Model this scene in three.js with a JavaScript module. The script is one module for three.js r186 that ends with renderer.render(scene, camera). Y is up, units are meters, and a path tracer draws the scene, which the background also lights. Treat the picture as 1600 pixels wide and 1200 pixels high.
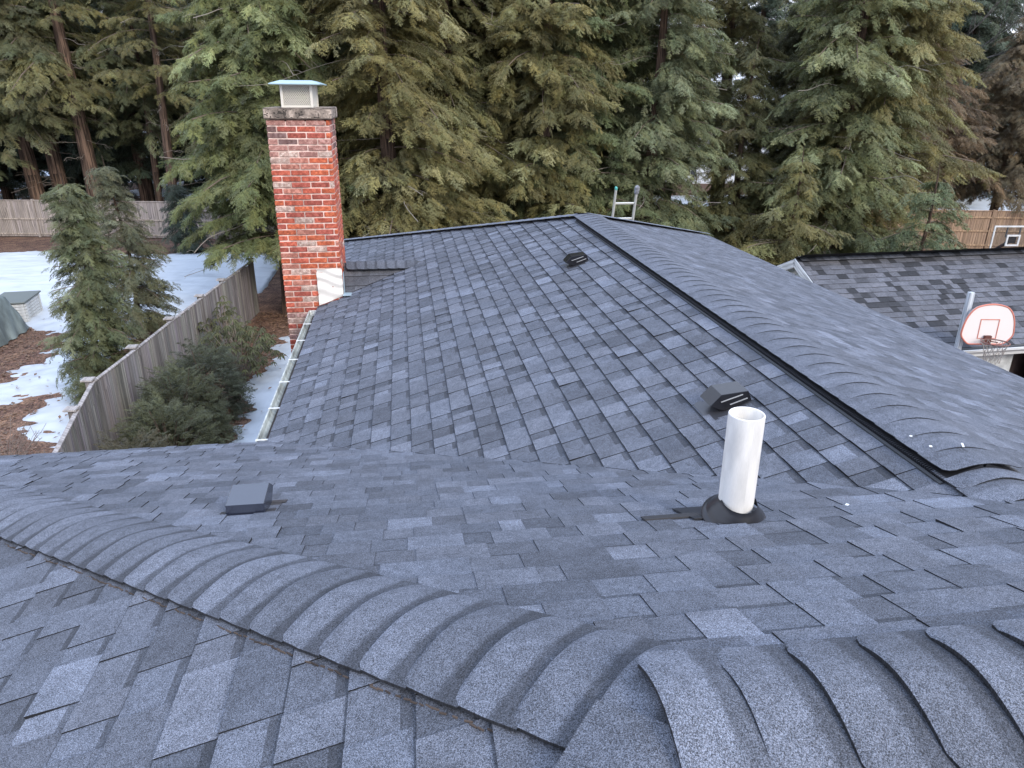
import * as THREE from 'three';
import { mergeGeometries } from 'three/addons/utils/BufferGeometryUtils.js';
import { RoundedBoxGeometry } from 'three/addons/geometries/RoundedBoxGeometry.js';

// ---------------------------------------------------------------- camera, sky, sun, exposure
const scene = new THREE.Scene();
const EYE = 7.0;                                   // eye height above the yard
const camera = new THREE.PerspectiveCamera(2 * Math.atan(600 / 1135) * 180 / Math.PI, 4 / 3, 0.05, 900);
camera.position.set(0, EYE, 0);
{
  const pitch = 0.37832, yaw = 0.148557, roll = 0.0085942;
  const f = new THREE.Vector3(Math.sin(yaw) * Math.cos(pitch), -Math.sin(pitch), -Math.cos(yaw) * Math.cos(pitch));
  const r = new THREE.Vector3(Math.cos(yaw), 0, Math.sin(yaw));
  const u = new THREE.Vector3().crossVectors(r, f);
  const r2 = r.clone().multiplyScalar(Math.cos(roll)).addScaledVector(u, Math.sin(roll));
  const u2 = u.clone().multiplyScalar(Math.cos(roll)).addScaledVector(r, -Math.sin(roll));
  camera.quaternion.setFromRotationMatrix(new THREE.Matrix4().makeBasis(r2, u2, f.clone().negate()));
}
scene.add(camera);
const SUN = new THREE.Vector3(7, 9, 8).normalize();
{
  const W = 256, H = 128, d = new Float32Array(W * H * 4);
  for (let j = 0; j < H; j++) for (let i = 0; i < W; i++) {
    const el = (j + 0.5) / H * Math.PI - Math.PI / 2, az = (i + 0.5) / W * Math.PI * 2;
    const up = Math.max(0, Math.sin(el));
    let k = 0.80 + 0.22 * up;
    k *= 1 + 0.06 * Math.sin(az * 3 + 5 * up) + 0.04 * Math.sin(az * 7 - 9 * up + 1);
    const w = 1 - Math.min(1, up * 1.6);
    let c = [0.66 + 0.24 * w, 0.80 + 0.14 * w, 1.10 - 0.05 * w];
    if (el < 0) c = [0.30, 0.29, 0.30];
    const o = (j * W + i) * 4;
    d[o] = c[0] * k; d[o + 1] = c[1] * k; d[o + 2] = c[2] * k; d[o + 3] = 1;
  }
  const sky = new THREE.DataTexture(d, W, H, THREE.RGBAFormat, THREE.FloatType);
  sky.mapping = THREE.EquirectangularReflectionMapping; sky.magFilter = THREE.LinearFilter; sky.needsUpdate = true;
  scene.background = sky; scene.environment = sky;
}
const sun = new THREE.DirectionalLight(new THREE.Color(1.0, 0.9, 0.76), 1.3);
sun.position.copy(SUN).multiplyScalar(60); sun.target.position.set(4, 3, -14); sun.castShadow = true;
Object.assign(sun.shadow.camera, { left: -45, right: 45, top: 45, bottom: -45, near: 1, far: 200 });
sun.shadow.mapSize.set(2048, 2048); sun.shadow.radius = 38;
scene.add(sun, sun.target);
const renderer = new THREE.WebGLRenderer({ antialias: true });
renderer.shadowMap.enabled = true;
renderer.toneMapping = THREE.LinearToneMapping;
renderer.toneMappingExposure = 2.0;

// ---------------------------------------------------------------- helpers
function rng(seed) { let a = seed >>> 0; return () => { a = (a + 0x6D2B79F5) >>> 0; let t = a; t = Math.imul(t ^ (t >>> 15), t | 1); t ^= t + Math.imul(t ^ (t >>> 7), t | 61); return ((t ^ (t >>> 14)) >>> 0) / 4294967296; }; }
const V = (x, y, z) => new THREE.Vector3(x, y, z);
const rgb = (r, g, b) => new THREE.Color().setRGB(r, g, b);
const used = {};
const numbered = n => { const k = used[n] = (used[n] ?? -1) + 1; return k ? `${n}_${String(k).padStart(3, '0')}` : n; };
function thing(name, label, category, pos = [0, 0, 0], group) {
  const o = new THREE.Group(); o.name = numbered(name); o.position.set(...pos); scene.add(o);
  o.userData = { label, category }; if (group) o.userData.group = group; return o;
}
function mesh(name, geo, mat, parent, extra) {
  const m = new THREE.Mesh(geo, mat); m.name = name; m.castShadow = m.receiveShadow = true;
  if (parent) parent.add(m); if (extra) Object.assign(m.userData, extra); return m;
}
function lone(name, geo, mat, label, category, pos = [0, 0, 0], group) {
  const m = mesh(numbered(name), geo, mat, scene); m.position.set(...pos); m.userData = { label, category }; if (group) m.userData.group = group; return m;
}
const structure = (name, geo, mat) => mesh(name, geo, mat, scene, { kind: 'structure' });
const box = (w, h, d, x = 0, y = 0, z = 0) => new THREE.BoxGeometry(w, h, d).translate(x, y, z);
const rbox = (w, h, d, r = 0.004, x = 0, y = 0, z = 0) => new RoundedBoxGeometry(w, h, d, 1, r).translate(x, y, z);
const merge = gs => mergeGeometries(gs.map(g => g.index ? g.toNonIndexed() : g));
function tube(pts, r, seg = 8, rad = 5) { return new THREE.TubeGeometry(new THREE.CatmullRomCurve3(pts), seg, r, rad); }
function bar(a, b, r, n = 6, r2 = r) {
  const d = b.clone().sub(a), g = new THREE.CylinderGeometry(r2, r, d.length(), n);
  g.applyQuaternion(new THREE.Quaternion().setFromUnitVectors(V(0, 1, 0), d.clone().normalize()));
  return g.translate((a.x + b.x) / 2, (a.y + b.y) / 2, (a.z + b.z) / 2);
}
function tri(pos, uv, col) {   // flat shaded geometry from arrays of loose triangles
  const g = new THREE.BufferGeometry();
  g.setAttribute('position', new THREE.Float32BufferAttribute(pos, 3));
  if (uv) g.setAttribute('uv', new THREE.Float32BufferAttribute(uv, 2));
  if (col) g.setAttribute('color', new THREE.Float32BufferAttribute(col, 3));
  g.computeVertexNormals(); return g;
}
const paint = (g, c) => { const n = g.attributes.position.count, a = new Float32Array(n * 3); for (let i = 0; i < n; i++) { a[3 * i] = c.r; a[3 * i + 1] = c.g; a[3 * i + 2] = c.b; } g.setAttribute('color', new THREE.BufferAttribute(a, 3)); return g; };
// value noise
const NT = (() => { const r = rng(77), t = new Float32Array(65536); for (let i = 0; i < 65536; i++) t[i] = r(); return t; })();
const lat = (x, y) => NT[((x & 255) << 8) | (y & 255)];
function noise(x, y) { const i = Math.floor(x), j = Math.floor(y); let u = x - i, v = y - j; u = u * u * (3 - 2 * u); v = v * v * (3 - 2 * v); return (lat(i, j) * (1 - u) + lat(i + 1, j) * u) * (1 - v) + (lat(i, j + 1) * (1 - u) + lat(i + 1, j + 1) * u) * v; }
const fbm = (x, y, o = 4) => { let s = 0, a = 0.5, n = 0; for (let k = 0; k < o; k++) { s += a * noise(x, y); n += a; x = x * 2.03 + 11.3; y = y * 2.03 + 5.7; a *= 0.5; } return s / n; };
// tiling noise for textures: period p cells
const tnoise = (x, y, p, s = 0) => { const i = Math.floor(x), j = Math.floor(y), m = (a) => ((a % p) + p) % p; let u = x - i, v = y - j; u = u * u * (3 - 2 * u); v = v * v * (3 - 2 * v); const L = (a, b) => lat(m(a) + s * 37, m(b) + s * 91); return (L(i, j) * (1 - u) + L(i + 1, j) * u) * (1 - v) + (L(i, j + 1) * (1 - u) + L(i + 1, j + 1) * u) * v; };
function texture(n, fn, srgb = true, m = n) {
  const d = new Uint8Array(n * m * 4);
  for (let j = 0; j < m; j++) for (let i = 0; i < n; i++) { const c = fn(i / n, j / m, i, j), o = (j * n + i) * 4; for (let k = 0; k < 3; k++) d[o + k] = Math.max(0, Math.min(255, c[k] * 255)); d[o + 3] = 255; }
  const t = new THREE.DataTexture(d, n, m); t.wrapS = t.wrapT = THREE.RepeatWrapping; t.magFilter = THREE.LinearFilter; if (srgb) t.colorSpace = THREE.SRGBColorSpace; t.needsUpdate = true; return t;
}
const std = (o) => new THREE.MeshStandardMaterial(o);

// ---------------------------------------------------------------- materials
// mineral granules: a fine salt-and-pepper of pale and dark chips (texture spans 1.15 m)
const gr = rng(5);
const granules = texture(1024, (u, v) => {
  const r = gr(), b = 0.80 + 0.12 * (tnoise(u * 12, v * 12, 12, 1) - 0.5) + 0.12 * (tnoise(u * 64, v * 64, 64, 2) - 0.5);
  let k = b * (0.70 + 0.46 * gr()); if (r > 0.92) k *= 1.4 + 0.5 * gr(); else if (r < 0.26) k *= 0.48;
  const w = 0.03 * (gr() - 0.5); return [k + w, k, k - w * 0.6];
});
const granuleBump = texture(512, () => { const k = gr(); return [k, k, k]; }, false);
const shingleMat = std({ vertexColors: true, map: granules, bumpMap: granuleBump, bumpScale: 0.0012, roughness: 0.86 });
const UVM = 1 / 1.15;
const deckMat = std({ color: rgb(0.02, 0.021, 0.024), roughness: 1 });
const plain = (r, g, b, rough = 0.7, o = {}) => std({ color: rgb(r, g, b), roughness: rough, ...o });
const streak = (seed, base, amp, sx, sy) => { const q = rng(seed); return texture(256, (u, v) => { const k = base + amp * (tnoise(u * sx, v * sy, Math.max(sx, sy), seed) - 0.5) + amp * 0.7 * (tnoise(u * sx * 3, v * sy * 3, 3 * Math.max(sx, sy), seed + 1) - 0.5) + amp * 0.3 * (q() - 0.5); return [k, k, k]; }); };
const grain = streak(3, 0.86, 0.36, 32, 2);
const mottle = streak(9, 0.88, 0.30, 9, 9);
const blackPlastic = new THREE.MeshPhysicalMaterial({ color: rgb(0.014, 0.014, 0.017), roughness: 0.18, ior: 1.5 });
const pvc = std({ color: rgb(0.89, 0.855, 0.80), map: streak(21, 0.95, 0.12, 6, 16), roughness: 0.45 });
const rubber = plain(0.022, 0.022, 0.026, 0.32);
const whitePaint = std({ color: rgb(0.84, 0.85, 0.84), map: mottle, roughness: 0.55 });
const bark = std({ color: rgb(0.21, 0.135, 0.095), map: streak(31, 0.75, 0.7, 20, 3), bumpMap: streak(33, 0.6, 0.9, 22, 4), bumpScale: 0.02, roughness: 0.95 });
const greyBark = std({ color: rgb(0.20, 0.185, 0.165), map: streak(35, 0.75, 0.7, 20, 3), bumpMap: streak(36, 0.6, 0.9, 22, 4), bumpScale: 0.03, roughness: 0.95 });

// ================================================================= GROUND
const snowSpots = [ // capsules x0,z0,x1,z1,r
  [-22, -31, -9, -31, 5.0], [-12, -27, -8, -30, 3.4], [-20, -26.5, -14, -27, 2.6], [-9.6, -27, -9.3, -19, 1.5], [-9.0, -20, -7.7, -15.6, 0.75], [-7.3, -15.5, -6.5, -13.2, 0.30],
  [-7.2, -26, -6.3, -31, 1.6], [-3.0, -22, -3.1, -11, 1.35], [-3.4, -15.5, -3.0, -12, 0.8], [-26, -33, -16, -34, 3],
];
function snowAmount(x, z) {
  let f = -9;
  for (const [a, b, c, d, r] of snowSpots) { const ux = c - a, uz = d - b, t = Math.max(0, Math.min(1, ((x - a) * ux + (z - b) * uz) / (ux * ux + uz * uz))); f = Math.max(f, r - Math.hypot(x - a - ux * t, z - b - uz * t)); }
  if (z < -44) f = Math.max(f, Math.min(0.25, (-44 - z) * 0.3));
  if (x > 12 && z < -36) f = Math.max(f, -36 - z);
  f = Math.min(f, 2.0) + 1.7 * (fbm(x * 0.55, z * 0.55) - 0.52) + 0.8 * (fbm(x * 2.7 + 40, z * 2.7) - 0.5);
  if (x > -5.4 && x < 0) f = Math.min(f, 2 * (x + 4.3 + 0.3 * Math.sin(z * 2)) + 0.9 * (fbm(x * 3, z * 3) - 0.5));
  return f;
}
const relief = (x, z) => 0.05 * (fbm(x * 0.8 + 9, z * 0.8) - 0.5) + (z < -60 ? (-60 - z) * 0.10 : 0);
{
  const litter = texture(1024, (u, v) => {
    const a = tnoise(u * 90, v * 90, 90, 3), b = tnoise(u * 260, v * 260, 260, 4), c = tnoise(u * 14, v * 14, 14, 5), d = gr();
    const k = 0.40 + 0.22 * (a - 0.5) + 0.34 * (b - 0.5) + 0.16 * (c - 0.5) + 0.14 * (d - 0.5);
    return [k * 1.08, k * (0.86 + 0.05 * c), k * 0.76];
  });
  const nx = 150, nz = 150, X0 = -300, X1 = 300, pos = [], uv = [], idx = [], col = [];
  const warp = t => Math.sign(t) * Math.pow(Math.abs(t), 2.2);
  for (let j = 0; j <= nz; j++) for (let i = 0; i <= nx; i++) {
    const x = 300 * warp(2 * i / nx - 1), z = -20 + 300 * warp(2 * j / nz - 1);
    pos.push(x, relief(x, z), z); uv.push(x / 3.7, z / 3.7);
    const k = 0.75 + 0.5 * fbm(x * 0.3 + 3, z * 0.3), w = fbm(x * 0.2 + 33, z * 0.2 + 8); col.push(k * (0.88 + 0.24 * w), k * 0.94, k * (1.02 - 0.22 * w));
  }
  for (let j = 0; j < nz; j++) for (let i = 0; i < nx; i++) { const a = j * (nx + 1) + i; idx.push(a, a + nx + 1, a + 1, a + 1, a + nx + 1, a + nx + 2); }
  const g = new THREE.BufferGeometry(); g.setAttribute('position', new THREE.Float32BufferAttribute(pos, 3)); g.setAttribute('uv', new THREE.Float32BufferAttribute(uv, 2)); g.setAttribute('color', new THREE.Float32BufferAttribute(col, 3)); g.setIndex(idx); g.computeVertexNormals();
  structure('ground', g, std({ map: litter, vertexColors: true, bumpMap: litter, bumpScale: 0.03, roughness: 1, color: rgb(0.95, 0.88, 0.85) }));

  // old snow lying in patches, its crust dimpled and dirty
  const snowPatch = (x0, x1, z0, z1, c) => {
    const w = Math.round((x1 - x0) / c), h = Math.round((z1 - z0) / c), P = [], I = [], C = [], F = [];
    for (let j = 0; j <= h; j++) for (let i = 0; i <= w; i++) {
      const x = x0 + i * c, z = z0 + j * c, f = snowAmount(x, z); F.push(f);
      const lump = 0.10 * (fbm(x * 1.3, z * 3.4) - 0.5) + 0.035 * (fbm(x * 6, z * 6) - 0.5);
      P.push(x, relief(x, z) - 0.035 + Math.min(0.10, Math.max(-0.03, f * 0.11)) + lump, z);
      const dirt = 0.80 + 0.20 * Math.min(1, Math.max(0, f * 0.8)) - 0.16 * Math.max(0, fbm(x * 1.3 + 20, z * 2.2) - 0.55) * 4; C.push(dirt * 0.60, dirt * 0.645, dirt * 0.69);
    }
    for (let j = 0; j < h; j++) for (let i = 0; i < w; i++) { const a = j * (w + 1) + i, b = a + w + 1; if (Math.max(F[a], F[a + 1], F[b], F[b + 1]) > -0.35) I.push(a, b, a + 1, a + 1, b, b + 1); }
    const s = new THREE.BufferGeometry(); s.setAttribute('position', new THREE.Float32BufferAttribute(P, 3)); s.setAttribute('color', new THREE.Float32BufferAttribute(C, 3)); s.setIndex(I); s.computeVertexNormals(); return s;
  };
  const parts = [snowPatch(-27, 0, -43, -10, 0.11), snowPatch(-80, 80, -120, -43, 1.0), snowPatch(8, 60, -43.0, -35, 0.5)];
  mesh('snow', mergeGeometries(parts), std({ vertexColors: true, roughness: 0.75 }), scene, { kind: 'stuff', label: 'patchy old snow lying on the yard', category: 'snow' });
}

// ================================================================= HOUSE ROOF
const t = 0.3538, yr = EYE - 0.930, zr = -0.850, xw = 2.1306, yw = EYE - 1.304, ye = EYE - 2.442, xa = 0.445;
const xe = xw - (yw - ye) / t, ze = zr - (yr - ye) / t, zv = zr - (yr - yw) / t;
const xre = 5.7, t2 = (yw - ye) / (xre - xw), zend = -8.45, zfar = -13.3;
const XR = 7.5, XL = -4.6, ZB = 3.2;                       // how far the main roof goes on, out of view
const house = thing('house', 'low house with charcoal shingle hip roof, brick chimney and white pipe', 'house', [2, 0, -4]);
const HP = house.position;
const local = g => g.translate(-HP.x, -HP.y, -HP.z);
const E = 0.143;
function slope(O, U, Vd) { const N = new THREE.Vector3().crossVectors(U, Vd); if (N.y < 0) N.negate(); return { O, U, V: Vd, N, at: (u, v, h = 0) => O.clone().addScaledVector(U, u).addScaledVector(Vd, v).addScaledVector(N, h) }; }
const nf = Math.hypot(1, t), n2 = Math.hypot(1, t2);
// linear limits in plan, inside is positive
const S = {
  front: { ...slope(V(0, ye, ze), V(1, 0, 0), V(0, t / nf, 1 / nf)), rows: 34, u: [XL, XR], seed: 11,
    areas: [[p => zr - p.z, p => (p.x - xa) - (p.z - zr), p => leftValley(p)], [p => zr - p.z, p => rightValley(p), p => -leftValley(p)]], free: p => p.z > zv },
  left: { ...slope(V(XL, yr - t * (xa - XL), 0), V(0, 0, 1), V(1 / nf, t / nf, 0)), rows: 38, u: [-6.2, ZB], seed: 12,
    areas: [[p => -(p.x - xa) + (p.z - zr), p => -(p.x - xa) - (p.z - zr)]] },
  back: { ...slope(V(0, yr - t * (ZB - zr), ZB), V(1, 0, 0), V(0, t / nf, -1 / nf)), rows: 31, u: [XL, XR], seed: 13,
    areas: [[p => p.z - zr, p => (p.x - xa) + (p.z - zr)]] },
  wing: { ...slope(V(xe, ye, 0), V(0, 0, -1), V(1 / nf, t / nf, 0)), rows: 26, u: [1.6, 13.6], seed: 14,
    areas: [[p => xw - p.x, p => -leftValley(p), p => farHipL(p)]] },
  wingRight: { ...slope(V(xre, ye, 0), V(0, 0, 1), V(-1 / n2, t2 / n2, 0)), rows: 28, u: [-13.5, -1.2], seed: 15,
    areas: [[p => p.x - xw, p => -rightValley(p), p => farHipR(p)]] },
};
function leftValley(p) { return (p.z - zv) * (xw - xe) - (p.x - xw) * (zv - ze); }       // + on the front slope's side
function rightValley(p) { return (p.z - zv) * (xre - xw) + (p.x - xw) * (zv - ze); }
function farHipL(p) { return (p.z - zend) * (xw - xe) + (xw - p.x) * (zend - zfar); }
function farHipR(p) { return (p.z - zend) * (xre - xw) + (p.x - xw) * (zend - zfar); }
function clip(poly, at, g) {
  const out = [];
  for (let i = 0; i < poly.length; i++) {
    const a = poly[i], b = poly[(i + 1) % poly.length], ga = g(at(a[0], a[1])), gb = g(at(b[0], b[1]));
    if (ga >= 0) out.push(a);
    if ((ga >= 0) !== (gb >= 0)) { const k = ga / (ga - gb); out.push([a[0] + (b[0] - a[0]) * k, a[1] + (b[1] - a[1]) * k]); }
  }
  return out;
}
const areaOf = p => { let s = 0; for (let i = 0; i < p.length; i++) { const a = p[i], b = p[(i + 1) % p.length]; s += a[0] * b[1] - b[0] * a[1]; } return Math.abs(s) / 2; };
const tones = [[0.68, 1.6], [0.80, 3], [0.90, 4], [0.99, 4], [1.08, 3], [1.22, 1.8], [1.42, 0.8]];
const toneSum = tones.reduce((a, b) => a + b[1], 0);
const pickTone = r => { let k = r() * toneSum; for (const [v, w] of tones) { if ((k -= w) < 0) return v; } return 1; };
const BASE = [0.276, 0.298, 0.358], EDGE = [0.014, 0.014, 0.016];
// one laid shingle tab as a thin prism; hb, ht its height above the roof at its butt and at its top
function tabGeometry(s, poly, v0, hb, ht, tone, band, r, warm) {
  const pos = [], uv = [], col = [], du = r(), dv = r(), H = v => ht + (hb - ht) * Math.max(0, 1 - (v - v0) / (E * 1.02));
  const c = [BASE[0] * tone * (1 + warm), BASE[1] * tone, BASE[2] * tone * (1 - warm)];
  const face = (pg, k) => { for (let i = 1; i < pg.length - 1; i++) for (const q of [pg[0], pg[i], pg[i + 1]]) { const w = s.at(q[0], q[1], H(q[1])); pos.push(w.x, w.y, w.z); uv.push(q[0] * UVM + du, q[1] * UVM + dv); const kk = k * (0.86 + 0.28 * fbm(q[0] * 3.1 + 7, q[1] * 7.3 + s.seed)); col.push(c[0] * kk, c[1] * kk, c[2] * kk); } };
  if (band) {   // the darker strip of granules along the top of the lower lamina; on teeth a painted shadow line
    const vb = v0 + E * (1 - band), lo = clip(poly, (u, v) => v, v => vb - v), hi = clip(poly, (u, v) => v, v => v - vb);
    if (lo.length > 2) face(lo, 1); if (hi.length > 2) face(hi, 0.54);
  } else face(poly, 1);
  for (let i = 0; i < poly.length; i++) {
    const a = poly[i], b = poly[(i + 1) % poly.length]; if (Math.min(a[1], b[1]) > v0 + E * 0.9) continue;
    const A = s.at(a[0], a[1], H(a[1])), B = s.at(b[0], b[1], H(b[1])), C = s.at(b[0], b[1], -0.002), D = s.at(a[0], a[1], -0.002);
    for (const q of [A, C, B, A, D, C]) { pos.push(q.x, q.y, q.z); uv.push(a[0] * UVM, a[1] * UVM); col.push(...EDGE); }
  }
  return local(tri(pos, uv, col));
}
function orient(poly, s) { // counter-clockwise seen from above
  let a = 0; for (let i = 0; i < poly.length; i++) { const p = poly[i], q = poly[(i + 1) % poly.length]; a += p[0] * q[1] - q[0] * p[1]; }
  const up = new THREE.Vector3().crossVectors(s.U, s.V).dot(s.N) > 0; return (a > 0) === up ? poly : poly.slice().reverse();
}
function layShingles(s, out, opt = {}) {
  const r = rng(s.seed), Ee = opt.E ?? E;
  for (let i = 0; i < s.rows; i++) {
    let u = s.u[0] - r() * 0.3, tooth = r() > 0.5, last = 0;
    while (u < s.u[1]) {
      const w = (tooth ? 0.075 + 0.11 * r() + (r() < 0.22 ? 0.08 : 0) : 0.065 + 0.085 * r()) * (opt.wide ?? 1);
      const v0 = i * Ee + 0.0012 * (r() - 0.5);
      let tone = pickTone(r); if (Math.abs(tone - last) < 0.05) tone *= 1.1; last = tone; if (!tooth) tone *= 0.92;
      tone *= 0.95 + 0.1 * r();
      const rect = [[u, v0], [u + w, v0], [u + w, v0 + Ee + 0.004], [u, v0 + Ee + 0.004]];
      const mid = s.at(u + w / 2, v0 + Ee / 2);
      for (const area of s.areas) {
        let p = rect;
        if (s.free && rect.every(q => s.free(s.at(q[0], q[1])))) { if (area !== s.areas[0]) break; p = clip(rect, s.at, area[0]); p = clip(p, s.at, area[1]); }
        else for (const g of area) { p = clip(p, s.at, g); if (p.length < 3) break; }
        if (p.length < 3 || areaOf(p) < 0.0004) continue;
        out.push({ s, p: orient(p, s), v0, tooth, tone, mid, area: areaOf(p), r: rng(Math.floor(r() * 1e9)), warm: 0.03 * (r() - 0.5) });
      }
      u += w; tooth = !tooth;
    }
  }
}
const tabs = [];
for (const k of ['front', 'left', 'back', 'wing', 'wingRight']) layShingles(S[k], tabs);
camera.updateMatrixWorld(); camera.aspect = 4 / 3; camera.updateProjectionMatrix();
const inView = p => { const q = p.clone().project(camera); return q.z < 1 && Math.abs(q.x) < 1.02 && Math.abs(q.y) < 1.02; };
for (const q of tabs) { const d = camera.position.clone().sub(q.mid), l = d.length(); const c = d.dot(q.s.N) / l; q.px = inView(q.mid) && c > 0 ? q.area * c / (l * l) : 0; if (q.s === S.back) q.px = 0; }
tabs.sort((a, b) => b.px - a.px);
// the deck under the shingles
const P3 = (s, x, z) => { const d = V(x, 0, z).sub(V(s.O.x, 0, s.O.z)); const u = d.dot(s.U); const vh = V(s.V.x, 0, s.V.z); return s.at(u, d.dot(vh) / vh.lengthSq(), -0.006); };
function deck(s, ...polys) { const pos = []; for (const pl of polys) for (let i = 1; i < pl.length - 1; i++) for (const q of [pl[0], pl[i], pl[i + 1]]) { const w = P3(s, q[0], q[1]); pos.push(w.x, w.y, w.z); } return tri(pos); }
const zc = zr - ze;
const deckGeo = merge([
  deck(S.front, [[xa, zr], [XR, zr], [XR, zv], [xw, zv]], [[xa, zr], [xw, zv], [xe, ze], [xa - zc, ze]], [[xw, zv], [XR, zv], [XR, ze], [xre, ze]]),
  deck(S.left, [[xa, zr], [xa - zc, ze], [xa - zc, zr + zc]]),
  deck(S.back, [[xa, zr], [xa - zc, zr + zc], [XR, zr + zc], [XR, zr]]),
  deck(S.wing, [[xw, zv], [xe, ze], [xe, zfar], [xw, zend]]),
  deck(S.wingRight, [[xw, zv], [xw, zend], [xre, zfar], [xre, ze]]),
  tri([xw, yw - 0.006, zend, xe, ye - 0.006, zfar, xre, ye - 0.006, zfar]),
]);
const roof = mesh('roof', local(deckGeo), deckMat, house);
const rest = [];
tabs.forEach((q, i) => {
  const geo = q.s === S.wingRight ? tabGeometry(q.s, q.p, q.v0, q.tooth ? 0.0088 : 0.0076, 0.002, q.tone, 0.06, q.r, q.warm) : tabGeometry(q.s, q.p, q.v0, q.tooth ? 0.0125 + 0.002 * q.r() + (q.r() < 0.04 ? 0.005 : 0) : 0.0098, q.tooth ? 0.0036 : 0.0018, q.tone, q.tooth ? 0.06 : 0.24, q.r, q.warm);
  if (i < 300 && q.px > 0) mesh('shingle', geo, shingleMat, roof); else rest.push(geo);
});
mesh('shingles', mergeGeometries(rest), shingleMat, roof, { kind: 'stuff' });

// caps folded over ridges and hips. C start point, D unit direction uphill, L horizontal unit across, k drop per metre on each side, a and b reach on the -L and +L sides
function capGeometry(C, D, L, kA, kB, a, b, s0, len, lift, tone, r, soft = 0.07, edgeLift = 0, th = 0.010, flatEdge = 0.85, shadowBandTone = 0.62) {
  const pos = [], uv = [], col = [], nW = 12, rows = [[s0, 0.040, 0.93], [s0 + 0.008, 0.018, 1], [s0 + 0.026, 0.004, 0.96], [s0 + 0.092, 0, 0.40], [s0 + 0.108, 0, 0.30], [s0 + len, 0, 0.08]];
  const du = r(), dv = r(), sag = 0.006 * (r() - 0.5);
  const pt = (s, w, h) => { const sa = Math.sqrt(w * w + soft * soft) - soft * 0.55; return C.clone().addScaledVector(D, s).addScaledVector(L, w).add(V(0, -(w < 0 ? kA : kB) * sa + h, 0)); };
  const grid = rows.map(([s, inset, l]) => { const row = []; for (let i = 0; i <= nW; i++) { const q = i / nW, w = -a + inset + (a + b - 2 * inset) * q, e = Math.abs(2 * q - 1); const bd = s > s0 + 0.10 ? shadowBandTone : 1; row.push([s + sag * Math.sin(q * 3.1) * (l > 0.5 ? 1 : 0), w, 0.0165 + lift * l * (1 - Math.pow(e, 2.4) * flatEdge) + edgeLift * Math.max(0, -w / a) ** 2, bd]); } return row; });  // upper end darkened: shadow under the next butt, painted into the cap colour
  const c = BASE.map(x => x * tone), push = (q, k) => { const w = pt(q[0], q[1], q[2]); pos.push(w.x, w.y, w.z); uv.push(q[0] * UVM + du, q[1] * UVM + dv); col.push(c[0] * k, c[1] * k, c[2] * k); };
  const flip = new THREE.Vector3().crossVectors(D, L).y > 0;
  const quad = (A, B, Cc, Dd, k) => { const f = flip ? [A, B, Cc, A, Cc, Dd] : [A, Cc, B, A, Dd, Cc]; f.forEach(q => push(q, k(q))); };
  for (let j = 0; j < rows.length - 1; j++) for (let i = 0; i < nW; i++) quad(grid[j][i], grid[j + 1][i], grid[j + 1][i + 1], grid[j][i + 1], q => q[3]);
  const edge = () => 0.13, dn = q => [q[0], q[1], q[2] - th];
  for (let i = 0; i < nW; i++) quad(dn(grid[0][i]), grid[0][i], grid[0][i + 1], dn(grid[0][i + 1]), edge);
  for (let j = 0; j < rows.length - 1; j++) { quad(dn(grid[j + 1][0]), grid[j + 1][0], grid[j][0], dn(grid[j][0]), edge); quad(dn(grid[j][nW]), grid[j][nW], grid[j + 1][nW], dn(grid[j + 1][nW]), edge); }
  return local(tri(pos, uv, col));
}
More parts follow.
